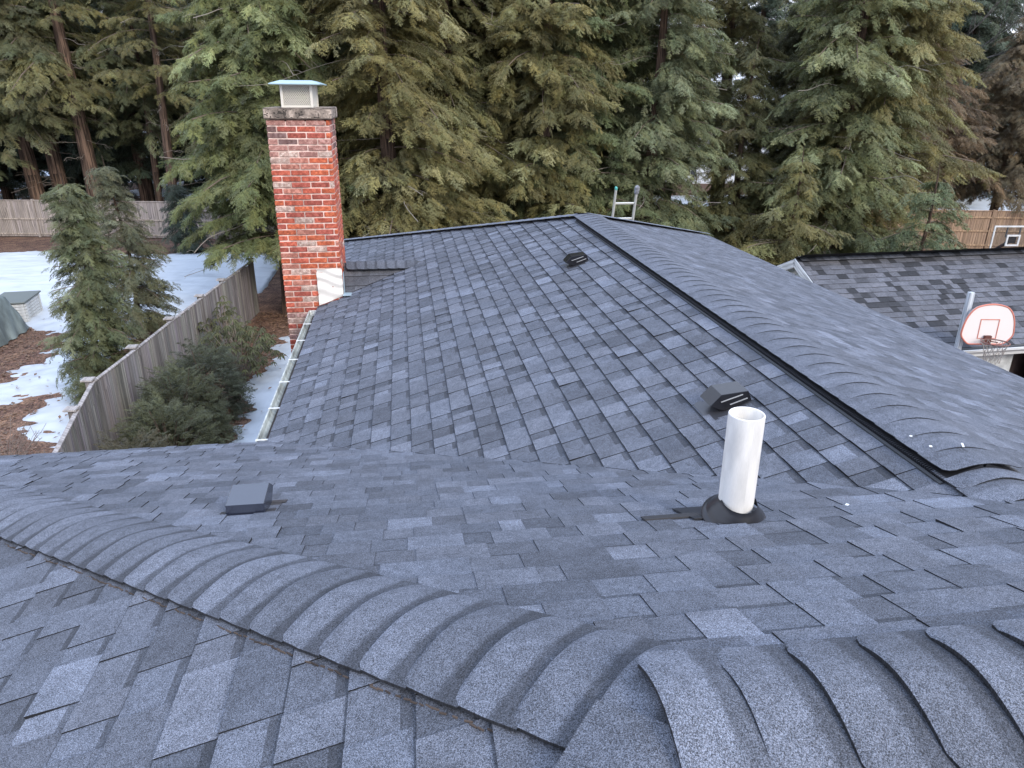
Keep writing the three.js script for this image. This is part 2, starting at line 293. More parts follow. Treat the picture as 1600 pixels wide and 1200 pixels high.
{
  const r = rng(41), tone = () => 0.82 + 0.42 * r();
  const hipD = V(1, t, 1).normalize(), L = V(1, 0, -1).normalize(), A = V(xa, yr, zr), C0 = V(xa - zc, ye, ze), hl = A.distanceTo(C0);
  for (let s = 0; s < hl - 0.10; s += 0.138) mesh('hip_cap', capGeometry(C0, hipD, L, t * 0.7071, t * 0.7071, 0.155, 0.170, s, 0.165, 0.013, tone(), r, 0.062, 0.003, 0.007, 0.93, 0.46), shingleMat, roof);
  const bits = [], dr = rng(77);
  for (let s = 0.2; s < hl - 0.25; s += 0.012 + 0.02 * dr()) { const p = C0.clone().addScaledVector(hipD, s).addScaledVector(L, -0.160 - 0.006 * dr()).add(V(0, -0.160 * t * 0.7071 + 0.012, 0)); const g = box(0.010 + 0.016 * dr(), 0.003, 0.003).rotateZ(0.24).rotateY(-0.785 + 0.35 * (dr() - 0.5)).translate(p.x, p.y - 0.003, p.z), k = 0.4 + 0.8 * dr(); bits.push(paint(g, rgb(0.10 * k, 0.072 * k, 0.055 * k))); }
  mesh('debris', local(merge(bits)), std({ vertexColors: true, roughness: 1 }), roof, { kind: 'stuff' });
  // rear hip, coming up to the same peak
  const hipB = V(1, t, -1).normalize(), LB = V(1, 0, 1).normalize(), B0 = V(xa - 2.0, yr - 2 * t, zr + 2.0), bl = B0.distanceTo(A);
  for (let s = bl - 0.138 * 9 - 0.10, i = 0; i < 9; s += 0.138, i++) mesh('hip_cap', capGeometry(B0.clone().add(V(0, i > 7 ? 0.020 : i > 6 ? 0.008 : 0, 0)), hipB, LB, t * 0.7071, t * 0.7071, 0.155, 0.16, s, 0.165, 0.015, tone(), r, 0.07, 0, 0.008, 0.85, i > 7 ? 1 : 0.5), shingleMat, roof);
  // main ridge, butts towards the peak
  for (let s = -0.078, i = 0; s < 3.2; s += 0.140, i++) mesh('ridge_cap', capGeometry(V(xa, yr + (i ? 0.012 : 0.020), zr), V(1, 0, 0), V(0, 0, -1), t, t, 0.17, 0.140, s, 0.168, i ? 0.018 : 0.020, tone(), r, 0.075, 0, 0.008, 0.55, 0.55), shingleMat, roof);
  // wing ridge: plain caps near the main roof, then caps over the vent strip
  const RD = V(0, 0, -1), RL = V(1, 0, 0), R0 = V(xw, yw, 0);
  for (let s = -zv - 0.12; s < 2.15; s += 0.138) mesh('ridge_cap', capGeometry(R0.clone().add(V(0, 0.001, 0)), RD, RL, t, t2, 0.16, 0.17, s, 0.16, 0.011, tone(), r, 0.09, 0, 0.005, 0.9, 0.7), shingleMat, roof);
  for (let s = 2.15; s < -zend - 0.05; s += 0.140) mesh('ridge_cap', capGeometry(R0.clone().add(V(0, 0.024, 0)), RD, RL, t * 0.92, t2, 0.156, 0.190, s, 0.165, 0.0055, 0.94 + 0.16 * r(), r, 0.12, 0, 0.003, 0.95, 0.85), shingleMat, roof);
  // far hips, edge on
  for (const [cx, side] of [[xe, -1], [xre, 1]]) {
    const a = V(cx, ye, zfar), b = V(xw, yw, zend), D = b.clone().sub(a).normalize(), Lh = V(-D.z, 0, D.x).normalize(), len = a.distanceTo(b), gs = [];
    const kA = side < 0 ? 0.05 : 0.25, kB = side < 0 ? 0.25 : 0.05;
    for (let s = 0; s < len - 0.05; s += 0.14) gs.push(capGeometry(a.clone().add(V(0, 0.012, 0)), D, Lh, 0.16, 0.16, 0.12, 0.12, s, 0.165, 0.010, 1.25 + 0.25 * r(), r, 0.08, 0, 0.003, 0.85, 0.8));
    mesh('hip_caps', mergeGeometries(gs), shingleMat, roof, { kind: 'stuff' });
  }
}
// the vent strip under the wing's caps
{
  const z0 = -2.15, z1 = zend + 0.15, gs = [], rib = [], len = z0 - z1, zm = (z0 + z1) / 2;
  const d = V(-1, -t, 0).normalize(), tilt = Math.atan(t);
  for (const [sgn, tt] of [[-1, t], [1, t2]]) { const w = sgn < 0 ? 0.148 : 0.172, g = box(w, 0.020, len, sgn * w / 2, 0.016, 0).rotateZ(sgn * -Math.atan(tt)); gs.push(g.translate(xw, yw, zm)); }
  const lip = box(0.006, 0.030, len, -0.178, 0.018, 0).rotateZ(tilt).translate(xw, yw, zm);
  const v = mesh('ridge_vent', local(merge([...gs])), plain(0.012, 0.012, 0.014, 0.5), house, { label: 'black plastic ridge vent strip under the caps' });
  for (let z = z0 - 0.006; z > z1; z -= 0.0125) rib.push(box(0.014, 0.020, 0.004, -0.155, 0.017, 0).rotateZ(tilt).translate(xw, yw, z));
  rib.push(box(0.004, 0.006, len, -0.164, 0.009, 0).rotateZ(tilt).translate(xw, yw, zm));
  mesh('louver_ribs', local(merge(rib)), plain(0.035, 0.035, 0.04, 0.45), v, { kind: 'stuff' });
  mesh('vent_base', local(merge([box(0.012, 0.006, len, -0.171, 0.011, 0).rotateZ(tilt).translate(xw, yw, zm)])), plain(0.05, 0.052, 0.055, 0.9), v);
}
// small hooded vents. Local axes: +x upslope, y off the roof, z along the eave
{
  const glossy = new THREE.MeshPhysicalMaterial({ color: rgb(0.020, 0.024, 0.040), roughness: 0.2, ior: 2.1 });
  const ribMat = plain(0.42, 0.42, 0.42, 0.4), bare = plain(0.05, 0.05, 0.056, 0.35);
  const hood = (w) => {
    const sh = new THREE.Shape([[0.0, 0.058], [0.068, 0.094], [0.205, 0.062], [0.210, 0.006], [0.060, 0.006], [0.035, 0.026]].map(p => new THREE.Vector2(...p)));
    return new THREE.ExtrudeGeometry(sh, { depth: w, bevelEnabled: true, bevelSize: 0.002, bevelThickness: 0.002, bevelSegments: 1 }).translate(0, 0, -w / 2);
  };
  const place = (name, s, x, z, flip, label, w = 0.135) => {
    const g = new THREE.Group(); g.name = name; g.userData.label = label; house.add(g);
    const up = s.V.clone(), ny = s.N.clone(), zz = new THREE.Vector3().crossVectors(up, ny);
    g.quaternion.setFromRotationMatrix(new THREE.Matrix4().makeBasis(up, ny, zz));
    g.position.copy(P3(s, x, z).addScaledVector(ny, 0.016)).sub(HP);
    mesh('hood', hood(w), flip ? glossy : blackPlastic, g);
    const flange = box(0.20, 0.004, w + 0.07, 0.07, -0.002, 0); mesh('flange', merge([flange, box(0.05, 0.004, w + 0.10, -0.015, -0.0005, 0)]), bare, g);
    if (!flip) for (const sd of [-1, 1]) {
      mesh('rib', new THREE.BoxGeometry(0.118, 0.004, 0.004).rotateZ(-0.02).translate(0.115, 0.058, sd * (w / 2 + 0.004)), ribMat, g);
      mesh('rib', new THREE.BoxGeometry(0.095, 0.004, 0.004).translate(0.145, 0.028, sd * (w / 2 + 0.004)), ribMat, g);
    }
    mesh('collar', box(0.11, 0.02, w * 0.8, 0.10, 0.0, 0), plain(0.01, 0.01, 0.011, 0.6), g);
    return g;
  };
  place('roof_vent', S.wing, 1.520, -3.265, 0, 'black hooded vent just behind the white pipe');
  place('roof_vent', S.wing, 1.515, -6.68, 0, 'small black hooded vent near the far end of the ridge');
  { const v = place('roof_vent', S.front, -0.665, -2.77, 1, 'black hooded vent by itself on the near slope', 0.142); v.children[0].rotation.z = -0.20; v.children[0].position.set(-0.004, 0.016, 0); }
}
// plastic drain pipe through the roof
{
  const px = 1.06, pz = -1.985, py = yr + t * (pz - zr);
  const g = new THREE.Group(); g.name = 'vent_pipe'; g.userData.label = 'white plastic vent pipe in a black rubber boot'; g.position.set(px - HP.x, py - HP.y, pz - HP.z); house.add(g);
  const R = 0.0575, R1 = 0.051, h = 0.395;
  const prof = [[R, -0.05], [R, h - 0.003], [R - 0.002, h], [R1 + 0.002, h], [R1, h - 0.003], [R1, 0.02], [0, 0.02]].map(p => new THREE.Vector2(...p));
  mesh('pipe', new THREE.LatheGeometry(prof, 40), pvc, g).rotation.z = 0.012;
  const boot = [[0.110, 0.000], [0.108, 0.008], [0.099, 0.015], [0.094, 0.018], [0.091, 0.028], [0.082, 0.040], [0.074, 0.052], [0.066, 0.064], [0.0605, 0.071], [0.0585, 0.080]].map(p => new THREE.Vector2(...p));
  const b = mesh('boot', new THREE.LatheGeometry(boot, 36).translate(0, 0.004, 0), rubber, g); b.rotation.x = Math.atan(t) * 0.75; b.position.set(0, 0.006, 0);
  const fl = new THREE.Shape(); fl.moveTo(-0.135, 0.0); fl.lineTo(0.115, 0.01); fl.lineTo(0.14, 0.17); fl.lineTo(-0.15, 0.17);
  const flg = new THREE.ExtrudeGeometry(fl, { depth: 0.004, bevelEnabled: false }).rotateX(-Math.PI / 2);
  const f = mesh('flashing', flg, rubber, g); f.rotation.x = -Math.atan(t); f.rotation.x = -Math.atan(t) + 0; f.position.set(-0.005, 0.013, 0);
  f.quaternion.setFromRotationMatrix(new THREE.Matrix4().makeBasis(V(1, 0, 0), S.front.N, S.front.V.clone()));
  const strip = mesh('flashing_tab', merge([box(0.20, 0.005, 0.05, -0.20, 0.014, -0.055)]), plain(0.03, 0.028, 0.03, 0.6), g); strip.quaternion.copy(f.quaternion);
  mesh('clamp', rbox(0.012, 0.012, 0.01, 0.002, -0.012, 0.058, 0.066), plain(0.6, 0.6, 0.6, 0.3, { metalness: 0.9 }), g);
}
// ---------------------------------------------------------------- walls, fascia, gutter
{
  const siding = std({ color: rgb(0.55, 0.56, 0.55), map: mottle, roughness: 0.8 }), gs = [];
  const wall = (x0, x1, z0, z1) => gs.push(box(x1 - x0, ye - 0.22, z1 - z0, (x0 + x1) / 2, (ye - 0.22) / 2, (z0 + z1) / 2));
  wall(xe + 0.35, xre - 0.35, zfar + 0.4, -4.0); wall(xa - zc + 0.4, XR - 0.1, ze + 0.4, zr + zc - 0.4);
  mesh('wall', local(merge(gs)), siding, house);
  const tr = [box(0.03, 0.19, ze - zfar, xe + 0.03, ye - 0.12, (ze + zfar) / 2), box(0.34, 0.02, ze - zfar, xe + 0.2, ye - 0.22, (ze + zfar) / 2), box(0.03, 0.19, ze - zfar, xre - 0.03, ye - 0.12, (ze + zfar) / 2), box(0.34, 0.02, ze - zfar, xre - 0.2, ye - 0.22, (ze + zfar) / 2),
    box(xre - xe, 0.19, 0.03, (xe + xre) / 2, ye - 0.12, zfar + 0.03), box(xe - xa + zc, 0.19, 0.03, (xe + xa - zc) / 2, ye - 0.12, ze + 0.03), box(xe - xa + zc, 0.02, 0.36, (xe + xa - zc) / 2, ye - 0.22, ze + 0.22)];
  mesh('fascia', local(merge(tr)), whitePaint, house);
  // open gutter along the wing's eave
  const zg0 = ze + 0.02, zg1 = -8.86, L = zg0 - zg1;
  const sec = new THREE.Shape([[0, 0], [0, -0.09], [-0.075, -0.09], [-0.105, -0.05], [-0.110, -0.004], [-0.120, -0.002], [-0.120, -0.010], [-0.114, -0.010], [-0.109, -0.052], [-0.078, -0.096], [0.004, -0.096], [0.004, 0]].map(p => new THREE.Vector2(...p)));
  const gut = new THREE.ExtrudeGeometry(sec, { depth: L, bevelEnabled: false }).translate(xe + 0.012, ye - 0.022, zg1);
  const gm = mesh('gutter', local(gut), std({ color: rgb(0.62, 0.66, 0.62), map: mottle, roughness: 0.5 }), house, { label: 'pale open gutter along the left eave' });
  mesh('gutter_end', local(box(0.118, 0.09, 0.004, xe - 0.045, ye - 0.07, zg1 + 0.003)), whitePaint, gm);
  mesh('gutter_litter', local(box(0.072, 0.012, L - 0.02, xe - 0.03, ye - 0.098, (zg0 + zg1) / 2)), plain(0.06, 0.05, 0.045, 1), gm);
  for (let z = zg0 - 0.12; z > zg1 + 0.05; z -= 0.61) mesh('hanger', local(rbox(0.125, 0.006, 0.022, 0.002, xe - 0.048, ye - 0.021, z)), whitePaint, gm);
}
// ---------------------------------------------------------------- chimney
{
  const x0 = -1.465, x1 = -0.775, zf = -8.90, zb = -9.70, top = EYE - 0.272, cx = (x0 + x1) / 2, cz = (zf + zb) / 2;
  const r = rng(61);
  const mortar = std({ color: rgb(0.86, 0.64, 0.55), map: mottle, roughness: 0.95, bumpMap: mottle, bumpScale: 0.004 });
  const brickMap = texture(256, (u, v) => { const a = tnoise(u * 20, v * 20, 20, 7), b = tnoise(u * 70, v * 70, 70, 8); let k = 0.86 + 0.28 * (a - 0.5) + 0.2 * (b - 0.5) + 0.1 * (gr() - 0.5); const e = Math.max(0, a * 0.6 + b * 0.4 - 0.58) * 2.2; return [k, k * 0.97 + e * 0.6, k * 0.95 + e * 0.6]; });
  const brickMat = std({ vertexColors: true, map: brickMap, bumpMap: brickMap, bumpScale: 0.004, roughness: 0.9 });
  const ch = mesh('chimney', local(box(x1 - x0 - 0.016, top - 0.02, zf - zb - 0.016, cx, (top - 0.02) / 2, cz)), mortar, house, { label: 'tall weathered red brick chimney' });
  const H = 0.0677, rowsN = Math.floor(top / H), more = [];
  const brickColor = (row, fx) => {
    const sooty = row < 7 && fx < 0.55 - row * 0.05 ? 1 : 0, low = Math.max(0, Math.min(1, (row - 30) / 8));
    const p = r(); let c = p < 0.30 ? [0.66, 0.16, 0.075] : p < 0.62 ? [0.60, 0.14, 0.085] : p < 0.84 ? [0.50, 0.125, 0.09] : [0.58, 0.24, 0.18];
    if (row < 6 && r() < 0.6) c = [0.52, 0.27, 0.23];
    if (sooty && r() < 0.5) c = [0.24, 0.14, 0.13];
    if (r() < 0.09) c = [0.66, 0.48, 0.41];
    if (row === 33 || row === 37) c = [0.52, 0.32, 0.29];
    const k = (0.85 + 0.3 * r()) * (1 - 0.45 * low); return rgb(c[0] * k, c[1] * k * (1 - 0.05 * low), c[2] * k);
  };
  const course = (row, ax, from, to, out, n, visible) => {
    const y = top - (row + 0.5) * H; let a = from - (row % 2 ? 0.102 : 0); 
    while (a < to - 0.01) {
      const b = Math.min(to, a + 0.203 + 0.006 * (r() - 0.5)), s = Math.max(a, from); 
      if (b - s > 0.025) {
        const w = b - s, hh = 0.0535 + 0.005 * (r() - 0.5), g = new RoundedBoxGeometry(ax === 'x' ? w : 0.06, hh, ax === 'x' ? 0.06 : w, 1, 0.006);
        const q = g.attributes.position, uvq = g.attributes.uv; const ou = r(), ov = r();
        for (let i = 0; i < q.count; i++) uvq.setXY(i, (ax === 'x' ? q.getX(i) : q.getZ(i)) / 0.5 + ou, q.getY(i) / 0.5 + ov);
        paint(g, brickColor(row, (s - from) / (to - from)));
        const m = (s + b) / 2, o = 0.006 * (r() - 0.5) - 0.031;
        if (ax === 'x') g.translate(m, y, n > 0 ? out + o : out - o); else g.translate(n > 0 ? out + o : out - o, y, m);
        local(g); if (visible) mesh('brick', g, brickMat, ch); else more.push(g);
      }
      a = b + 0.0125;
    }
  };
  for (let i = 0; i < rowsN; i++) {
    course(i, 'x', x0, x1, zf + 0.002, 1, i < 45);
    course(i, 'z', zb + 0.063, zf - 0.062, x1 + 0.002, 1, i < 24);
    if (i < 60) { course(i, 'z', zb + 0.063, zf - 0.062, x0 - 0.002, -1, false); course(i, 'x', x0, x1, zb - 0.002, -1, false); }
  }
  mesh('brickwork', mergeGeometries(more), brickMat, ch, { kind: 'stuff' });
  const crownMap = texture(256, (u, v) => { const a = tnoise(u * 12, v * 12, 12, 11), b = tnoise(u * 48, v * 48, 48, 12); let k = 0.80 + 0.4 * (a - 0.5) + 0.3 * (b - 0.5); if (b > 0.80 || (a < 0.25 && b > 0.55)) k *= 0.5; return [k, k * 0.95, k * 0.9]; });
  const cg = new RoundedBoxGeometry(x1 - x0 + 0.05, 0.125, zf - zb + 0.06, 3, 0.018);
  { const q = cg.attributes.position, n = cg.attributes.normal, w = cg.attributes.uv; for (let i = 0; i < q.count; i++) { const k = 0.006 * (fbm(q.getX(i) * 9 + 4, q.getZ(i) * 9 + q.getY(i) * 20) - 0.5); q.setXYZ(i, q.getX(i) + k, q.getY(i) + k, q.getZ(i) + k); w.setXY(i, (q.getX(i) + q.getZ(i)) * 1.4, (q.getY(i) + q.getZ(i) * Math.abs(n.getY(i))) * 1.4); } }
  mesh('chimney_crown', local(cg.translate(cx + 0.008, top + 0.063, cz)), std({ color: rgb(0.52, 0.47, 0.43), map: crownMap, bumpMap: crownMap, bumpScale: 0.012, roughness: 0.95 }), ch);
  // spark guard: cage of expanded metal under a shallow lid
  const cap = new THREE.Group(); cap.name = 'chimney_cap'; cap.userData.label = 'pale metal chimney cap with mesh sides and lid'; house.add(cap);
  const kx0 = -1.275, kx1 = -0.955, kz0 = -8.98, kz1 = -9.56, ky0 = top + 0.125, ky1 = ky0 + 0.245, bars = [], fr = [];
  const metal = plain(0.72, 0.68, 0.60, 0.5, { metalness: 0.2 });
  const lattice = (w, hgt) => {
    const gs = [], px = 0.0225, py = 0.030; const m = (xa_, ya_, xb_, yb_) => gs.push(bar(V(xa_, ya_, 0), V(xb_, yb_, 0), 0.0042, 4));
    for (let k = -Math.ceil(hgt / py); k * px < w; k++) for (const d of [1, -1]) {
      let xs = k * px, ys = 0, xe_ = xs + hgt / py * px, yE = hgt;
      if (xs < 0) { ys = -xs / px * py; xs = 0; } if (xe_ > w) { yE -= (xe_ - w) / px * py; xe_ = w; }
      if (yE - ys < 0.003) continue; if (d > 0) m(xs, ys, xe_, yE); else m(w - xs, ys, w - xe_, yE);
    }
    return mergeGeometries(gs);
  };
  const hh = ky1 - ky0; const fw = kx1 - kx0, dw = kz0 - kz1;
  bars.push(lattice(fw, hh).translate(kx0, ky0, kz0), lattice(fw, hh).translate(kx0, ky0, kz1), lattice(dw, hh).rotateY(-Math.PI / 2).translate(kx1, ky0, kz1), lattice(dw, hh).rotateY(-Math.PI / 2).translate(kx0, ky0, kz1));
  mesh('mesh_screen', local(mergeGeometries(bars)), metal, cap);
  for (const x of [kx0, kx1]) for (const z of [kz0, kz1]) fr.push(box(0.028, hh, 0.028, x, ky0 + hh / 2, z));
  for (const y of [ky0 + 0.011, ky1 - 0.006]) { for (const z of [kz0, kz1]) fr.push(box(fw - 0.03, 0.022, 0.012, (kx0 + kx1) / 2, y, z)); for (const x of [kx0, kx1]) fr.push(box(0.012, 0.022, dw - 0.03, x, y, (kz0 + kz1) / 2)); }
  mesh('cap_frame', local(merge(fr)), metal, cap);
  const lw = 0.275, ld = 0.41, ly = ky1 + 0.004, Q = [[-lw, 0, ld], [lw, 0, ld], [lw, 0, -ld], [-lw, 0, -ld]], T = [[-lw * 0.62, 0.034, ld * 0.66], [lw * 0.62, 0.034, ld * 0.66], [lw * 0.62, 0.034, -ld * 0.66], [-lw * 0.62, 0.034, -ld * 0.66]], B = Q.map(q => [q[0], -0.010, q[2]]), lp = [];
  const qd = (a, b, c, d) => lp.push(...a, ...b, ...c, ...a, ...c, ...d);
  for (let i = 0; i < 4; i++) { const j = (i + 1) % 4; qd(Q[i], Q[j], T[j], T[i]); qd(B[i], B[j], Q[j], Q[i]); } qd(T[0], T[1], T[2], T[3]); qd(B[3], B[2], B[1], B[0]);
  mesh('lid', local(tri(lp).translate((kx0 + kx1) / 2, ly, (kz0 + kz1) / 2)), plain(0.40, 0.55, 0.60, 0.4, { metalness: 0.2 }), cap);
  // flashing where the brick meets the roof
  const yl = yw - (xw - x1) * t, ap = new THREE.PlaneGeometry(0.30, 0.34, 10, 16), pq = ap.attributes.position;
  for (let i = 0; i < pq.count; i++) { const x = pq.getX(i), y = pq.getY(i); pq.setZ(i, 0.012 + 0.016 * Math.sin(y * 55 + 3 * Math.sin(x * 9)) * (0.5 + 0.5 * fbm(x * 8, y * 8)) + 0.008 * (fbm(x * 22, y * 22) - 0.5)); if (y < 0) pq.setY(i, y + (x - 0.15) * 0.36 * (-y / 0.17)); }
  ap.computeVertexNormals();
  mesh('flashing_sheet', local(ap.translate(x1 - 0.142, EYE - 2.135, zf + 0.002)), std({ color: rgb(0.80, 0.76, 0.70), roughness: 0.5, side: THREE.DoubleSide }), ch);
  mesh('step_flashing', local(merge([box(0.006, 0.30, 0.10, x1 + 0.020, yl + 0.16, zf - 0.03), box(0.10, 0.006, 0.14, x1 + 0.055, yl + 0.05, zf + 0.02).rotateZ(0)])), plain(0.45, 0.55, 0.60, 0.4, { metalness: 0.3 }), ch);
  // cricket: a little saddle of older shingles behind the flashing
  const ck = [], ys = EYE - 1.985, cr = rng(8), xm = xw - (yw - ys) / t;
  const ridgeZ = cz + 0.02, half = 0.36; const yP = x => yw - (xw - x) * t;
  const hgt = ys - yP(x1) - 0.014, vl = Math.hypot(half, hgt), bits = [];
  for (const sd of [1, -1]) {
    const sl = { ...slope(V(x1 + 0.012, yP(x1) + 0.014, ridgeZ + sd * half), V(1, 0, 0), V(0, hgt / vl, -sd * half / vl)), rows: 4, u: [0, xm - x1], seed: 21 + sd, areas: [[p => sd * (p.z - ridgeZ), p => (xm - p.x) * half - sd * (p.z - ridgeZ) * (xm - x1), p => p.x - x1 - 0.012]] };
    const found = []; layShingles(sl, found); for (const q of found) { const g = tabGeometry(q.s, q.p, q.v0, 0.012, 0.003, q.tone * 0.72, 0, q.r, 0.06); if (sd > 0) mesh('shingle', g, shingleMat, roof); else bits.push(g); }
    const A = sl.at(0, 0, -0.004), B = sl.at(0, vl, -0.004), C = V(xm, ys - 0.004, ridgeZ); bits.push(paint(local(tri([A, C, B].flatMap(p => [p.x, p.y, p.z]), [0, 0, 0.1, 0, 0, 0.1])), rgb(...EDGE)));
  }
  mesh('cricket', mergeGeometries(bits), shingleMat, roof, { kind: 'stuff' });
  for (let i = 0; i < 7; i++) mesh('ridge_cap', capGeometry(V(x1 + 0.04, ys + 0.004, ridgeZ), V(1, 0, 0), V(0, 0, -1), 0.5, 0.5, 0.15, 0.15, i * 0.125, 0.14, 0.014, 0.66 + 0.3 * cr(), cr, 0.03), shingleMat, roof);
}

// ================================================================= GARAGE
{
  const r = rng(91), yaw = 0.05;
  const gar = thing('garage', 'low garage with dark mottled shingle roof and white gable beside the hoop', 'garage', [7.42, 0, -12.92]);
  gar.rotation.y = yaw;
  // local: x along the ridge, z towards the near eave, ridge at x 0..13
  const Lg = 13, yR = EYE - 2.85, yE = EYE - 3.95, run = 2.45, tp = (yR - yE) / run, ng = Math.hypot(1, tp);
  const s = { ...slope(V(0, yE - 0.02, run), V(1, 0, 0), V(0, tp / ng, -1 / ng)), rows: 21, u: [0, Lg], seed: 17, areas: [[p => p.z + 0.0, p => p.x, p => Lg - p.x]] };
  const b = { ...slope(V(0, yE - 0.02, -run), V(1, 0, 0), V(0, tp / ng, 1 / ng)) };
  const q3 = (a, z) => V(a, yR - Math.abs(z) * tp - 0.02, z);
  const dk = []; for (const sg of [1, -1]) { const A = q3(0, 0), B = q3(Lg, 0), C = q3(Lg, sg * run), D = q3(0, sg * run); for (const w of sg > 0 ? [A, D, C, A, C, B] : [A, C, D, A, B, C]) dk.push(w.x, w.y, w.z); }
  const rf = mesh('roof', tri(dk), deckMat, gar);
  const list = []; layShingles(s, list, { E: E, wide: 1.6 });
  const shade = () => { const k = r(); return k < 0.20 ? 0.20 + 0.08 * r() : k < 0.36 ? 0.46 + 0.1 * r() : 0.78 + 0.32 * r(); };
  const keep = []; const gw = p => p.clone().applyAxisAngle(V(0, 1, 0), yaw).add(gar.position);
  for (const q of list) { const w = gw(q.mid); const d = camera.position.distanceTo(w); q.px = inView(w) && w.x < 14 ? q.area / (d * d) : 0; }
  list.sort((a, c) => c.px - a.px);
  const far = [];
  list.forEach((q, i) => {
    const g = tabGeometry(q.s, q.p, q.v0, q.tooth ? 0.011 : 0.007, 0.002, shade() * 0.95, 0, q.r, 0.07 + q.warm).translate(HP.x, HP.y, HP.z);
    if (i < 300 && q.px > 0) mesh('shingle', g, shingleMat, rf); else far.push(g);
  });
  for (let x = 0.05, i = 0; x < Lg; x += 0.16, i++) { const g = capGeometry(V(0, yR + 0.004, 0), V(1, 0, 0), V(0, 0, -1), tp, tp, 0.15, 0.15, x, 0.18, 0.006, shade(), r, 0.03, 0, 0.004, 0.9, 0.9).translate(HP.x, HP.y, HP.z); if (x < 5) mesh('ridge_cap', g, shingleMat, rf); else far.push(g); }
  for (let i = 0; i < 21; i++) for (let u = 0; u < Lg; u += 1.0) { const v0 = i * E; far.push(tabGeometry(b, orient([[u, v0], [u + 0.99, v0], [u + 0.99, v0 + E], [u, v0 + E]], b), v0, 0.01, 0.002, 0.7, 0, r, 0.03).translate(HP.x, HP.y, HP.z)); }
  mesh('shingles', mergeGeometries(far), shingleMat, rf, { kind: 'stuff' });
  // gable with white trim
  const tri3 = new THREE.Shape([new THREE.Vector2(-run + 0.1, yE - 0.1), new THREE.Vector2(run - 0.1, yE - 0.1), new THREE.Vector2(0, yR - 0.12)]);
  const gw2 = new THREE.ExtrudeGeometry(tri3, { depth: 0.05, bevelEnabled: false }).rotateY(-Math.PI / 2).translate(0.22, 0, 0);
  mesh('gable', gw2, std({ color: rgb(0.66, 0.74, 0.72), roughness: 0.6, map: mottle }), gar);
  const ang = Math.atan(tp), len = run * ng + 0.12;
  for (const sg of [1, -1]) {
    const rk = rbox(0.07, 0.15, len, 0.006, 0.02, -0.10, sg * len / 2).rotateX(sg * ang).translate(0, yR, 0); mesh('rake_board', rk, whitePaint, gar);
    mesh('rake_trim', rbox(0.03, 0.05, len - 0.2, 0.004, 0.15, -0.24, sg * (len - 0.2) / 2).rotateX(sg * ang).translate(0, yR, 0), whitePaint, gar);
  }
  const orn = []; for (const [x, y, a] of [[0, 0, 0], [0.13, 0.02, 0.8], [-0.13, 0.02, -0.8], [0.06, 0.13, 0.4], [-0.06, 0.13, -0.4], [0.2, -0.08, 1.2], [-0.2, -0.08, -1.2]]) orn.push(new THREE.SphereGeometry(0.055, 8, 6).scale(1, 1.6, 0.5).rotateZ(-a).translate(x, y, 0));
  mesh('gable_ornament', mergeGeometries(orn).rotateY(-Math.PI / 2).translate(0.15, yR - 0.52, 0.12), plain(0.32, 0.36, 0.37, 0.6), gar);
  const wl = std({ color: rgb(0.62, 0.64, 0.63), map: mottle, roughness: 0.7 });
  mesh('wall', merge([box(0.12, yE - 0.1, 2 * run - 0.5, 0.3, (yE - 0.1) / 2, 0), box(Lg - 0.4, yE - 0.1, 0.12, Lg / 2, (yE - 0.1) / 2, -run + 0.3), box(0.12, yE - 0.1, 2 * run - 0.5, Lg - 0.3, (yE - 0.1) / 2, 0), box(3.0, yE - 0.1, 0.12, 1.7, (yE - 0.1) / 2, run - 0.3)]), wl, gar);
  mesh('floor_slab', box(Lg - 0.6, 0.1, 2 * run - 0.7, Lg / 2, 0.03, 0), plain(0.18, 0.17, 0.16, 0.9), gar);
  mesh('fascia', rbox(Lg, 0.17, 0.03, 0.004, Lg / 2, yE - 0.11, run - 0.02), whitePaint, gar);
  mesh('gutter', rbox(Lg, 0.045, 0.12, 0.008, Lg / 2, yE - 0.05, run + 0.06), whitePaint, gar);
  mesh('gutter_trough', box(Lg - 0.02, 0.02, 0.085, Lg / 2, yE - 0.030, run + 0.055), plain(0.05, 0.05, 0.05, 0.9), gar);
  // open bay, and a gridded window standing in its back
  mesh('door_post', rbox(0.11, yE - 0.2, 0.11, 0.006, 4.05, (yE - 0.2) / 2, run - 0.25), whitePaint, gar);
  mesh('downpipe', bar(V(4.32, yE - 0.2, run - 0.10), V(4.0, 0.2, run - 0.16), 0.035, 10), whitePaint, gar);
  const win = new THREE.Group(); win.name = 'window'; win.position.set(5.1, 1.85, run - 0.9); gar.add(win);
  const gl = std({ color: rgb(0.03, 0.035, 0.04), roughness: 0.15 }), fr = [];
  const nx = 5, ny = 4, pw = 0.30, ph = 0.30;
  for (let i = 0; i < nx; i++) for (let j = 0; j < ny; j++) mesh('pane', box(pw - 0.03, ph - 0.03, 0.008, (i - nx / 2 + 0.5) * pw, (j - ny / 2 + 0.5) * ph, 0), gl, win);
  for (let i = 0; i <= nx; i++) fr.push(box(0.028, ny * ph + 0.03, 0.03, (i - nx / 2) * pw, 0, 0)); for (let j = 0; j <= ny; j++) for (let i = 0; i < nx; i++) fr.push(box(pw - 0.03, 0.028, 0.026, (i - nx / 2 + 0.5) * pw, (j - ny / 2) * ph, 0));
  mesh('frame', merge(fr), plain(0.38, 0.40, 0.41, 0.6), win);
  mesh('inner_wall', box(Lg - 0.8, yE - 0.3, 0.08, Lg / 2, (yE - 0.3) / 2, run - 1.15), plain(0.045, 0.03, 0.028, 0.9), gar);
}

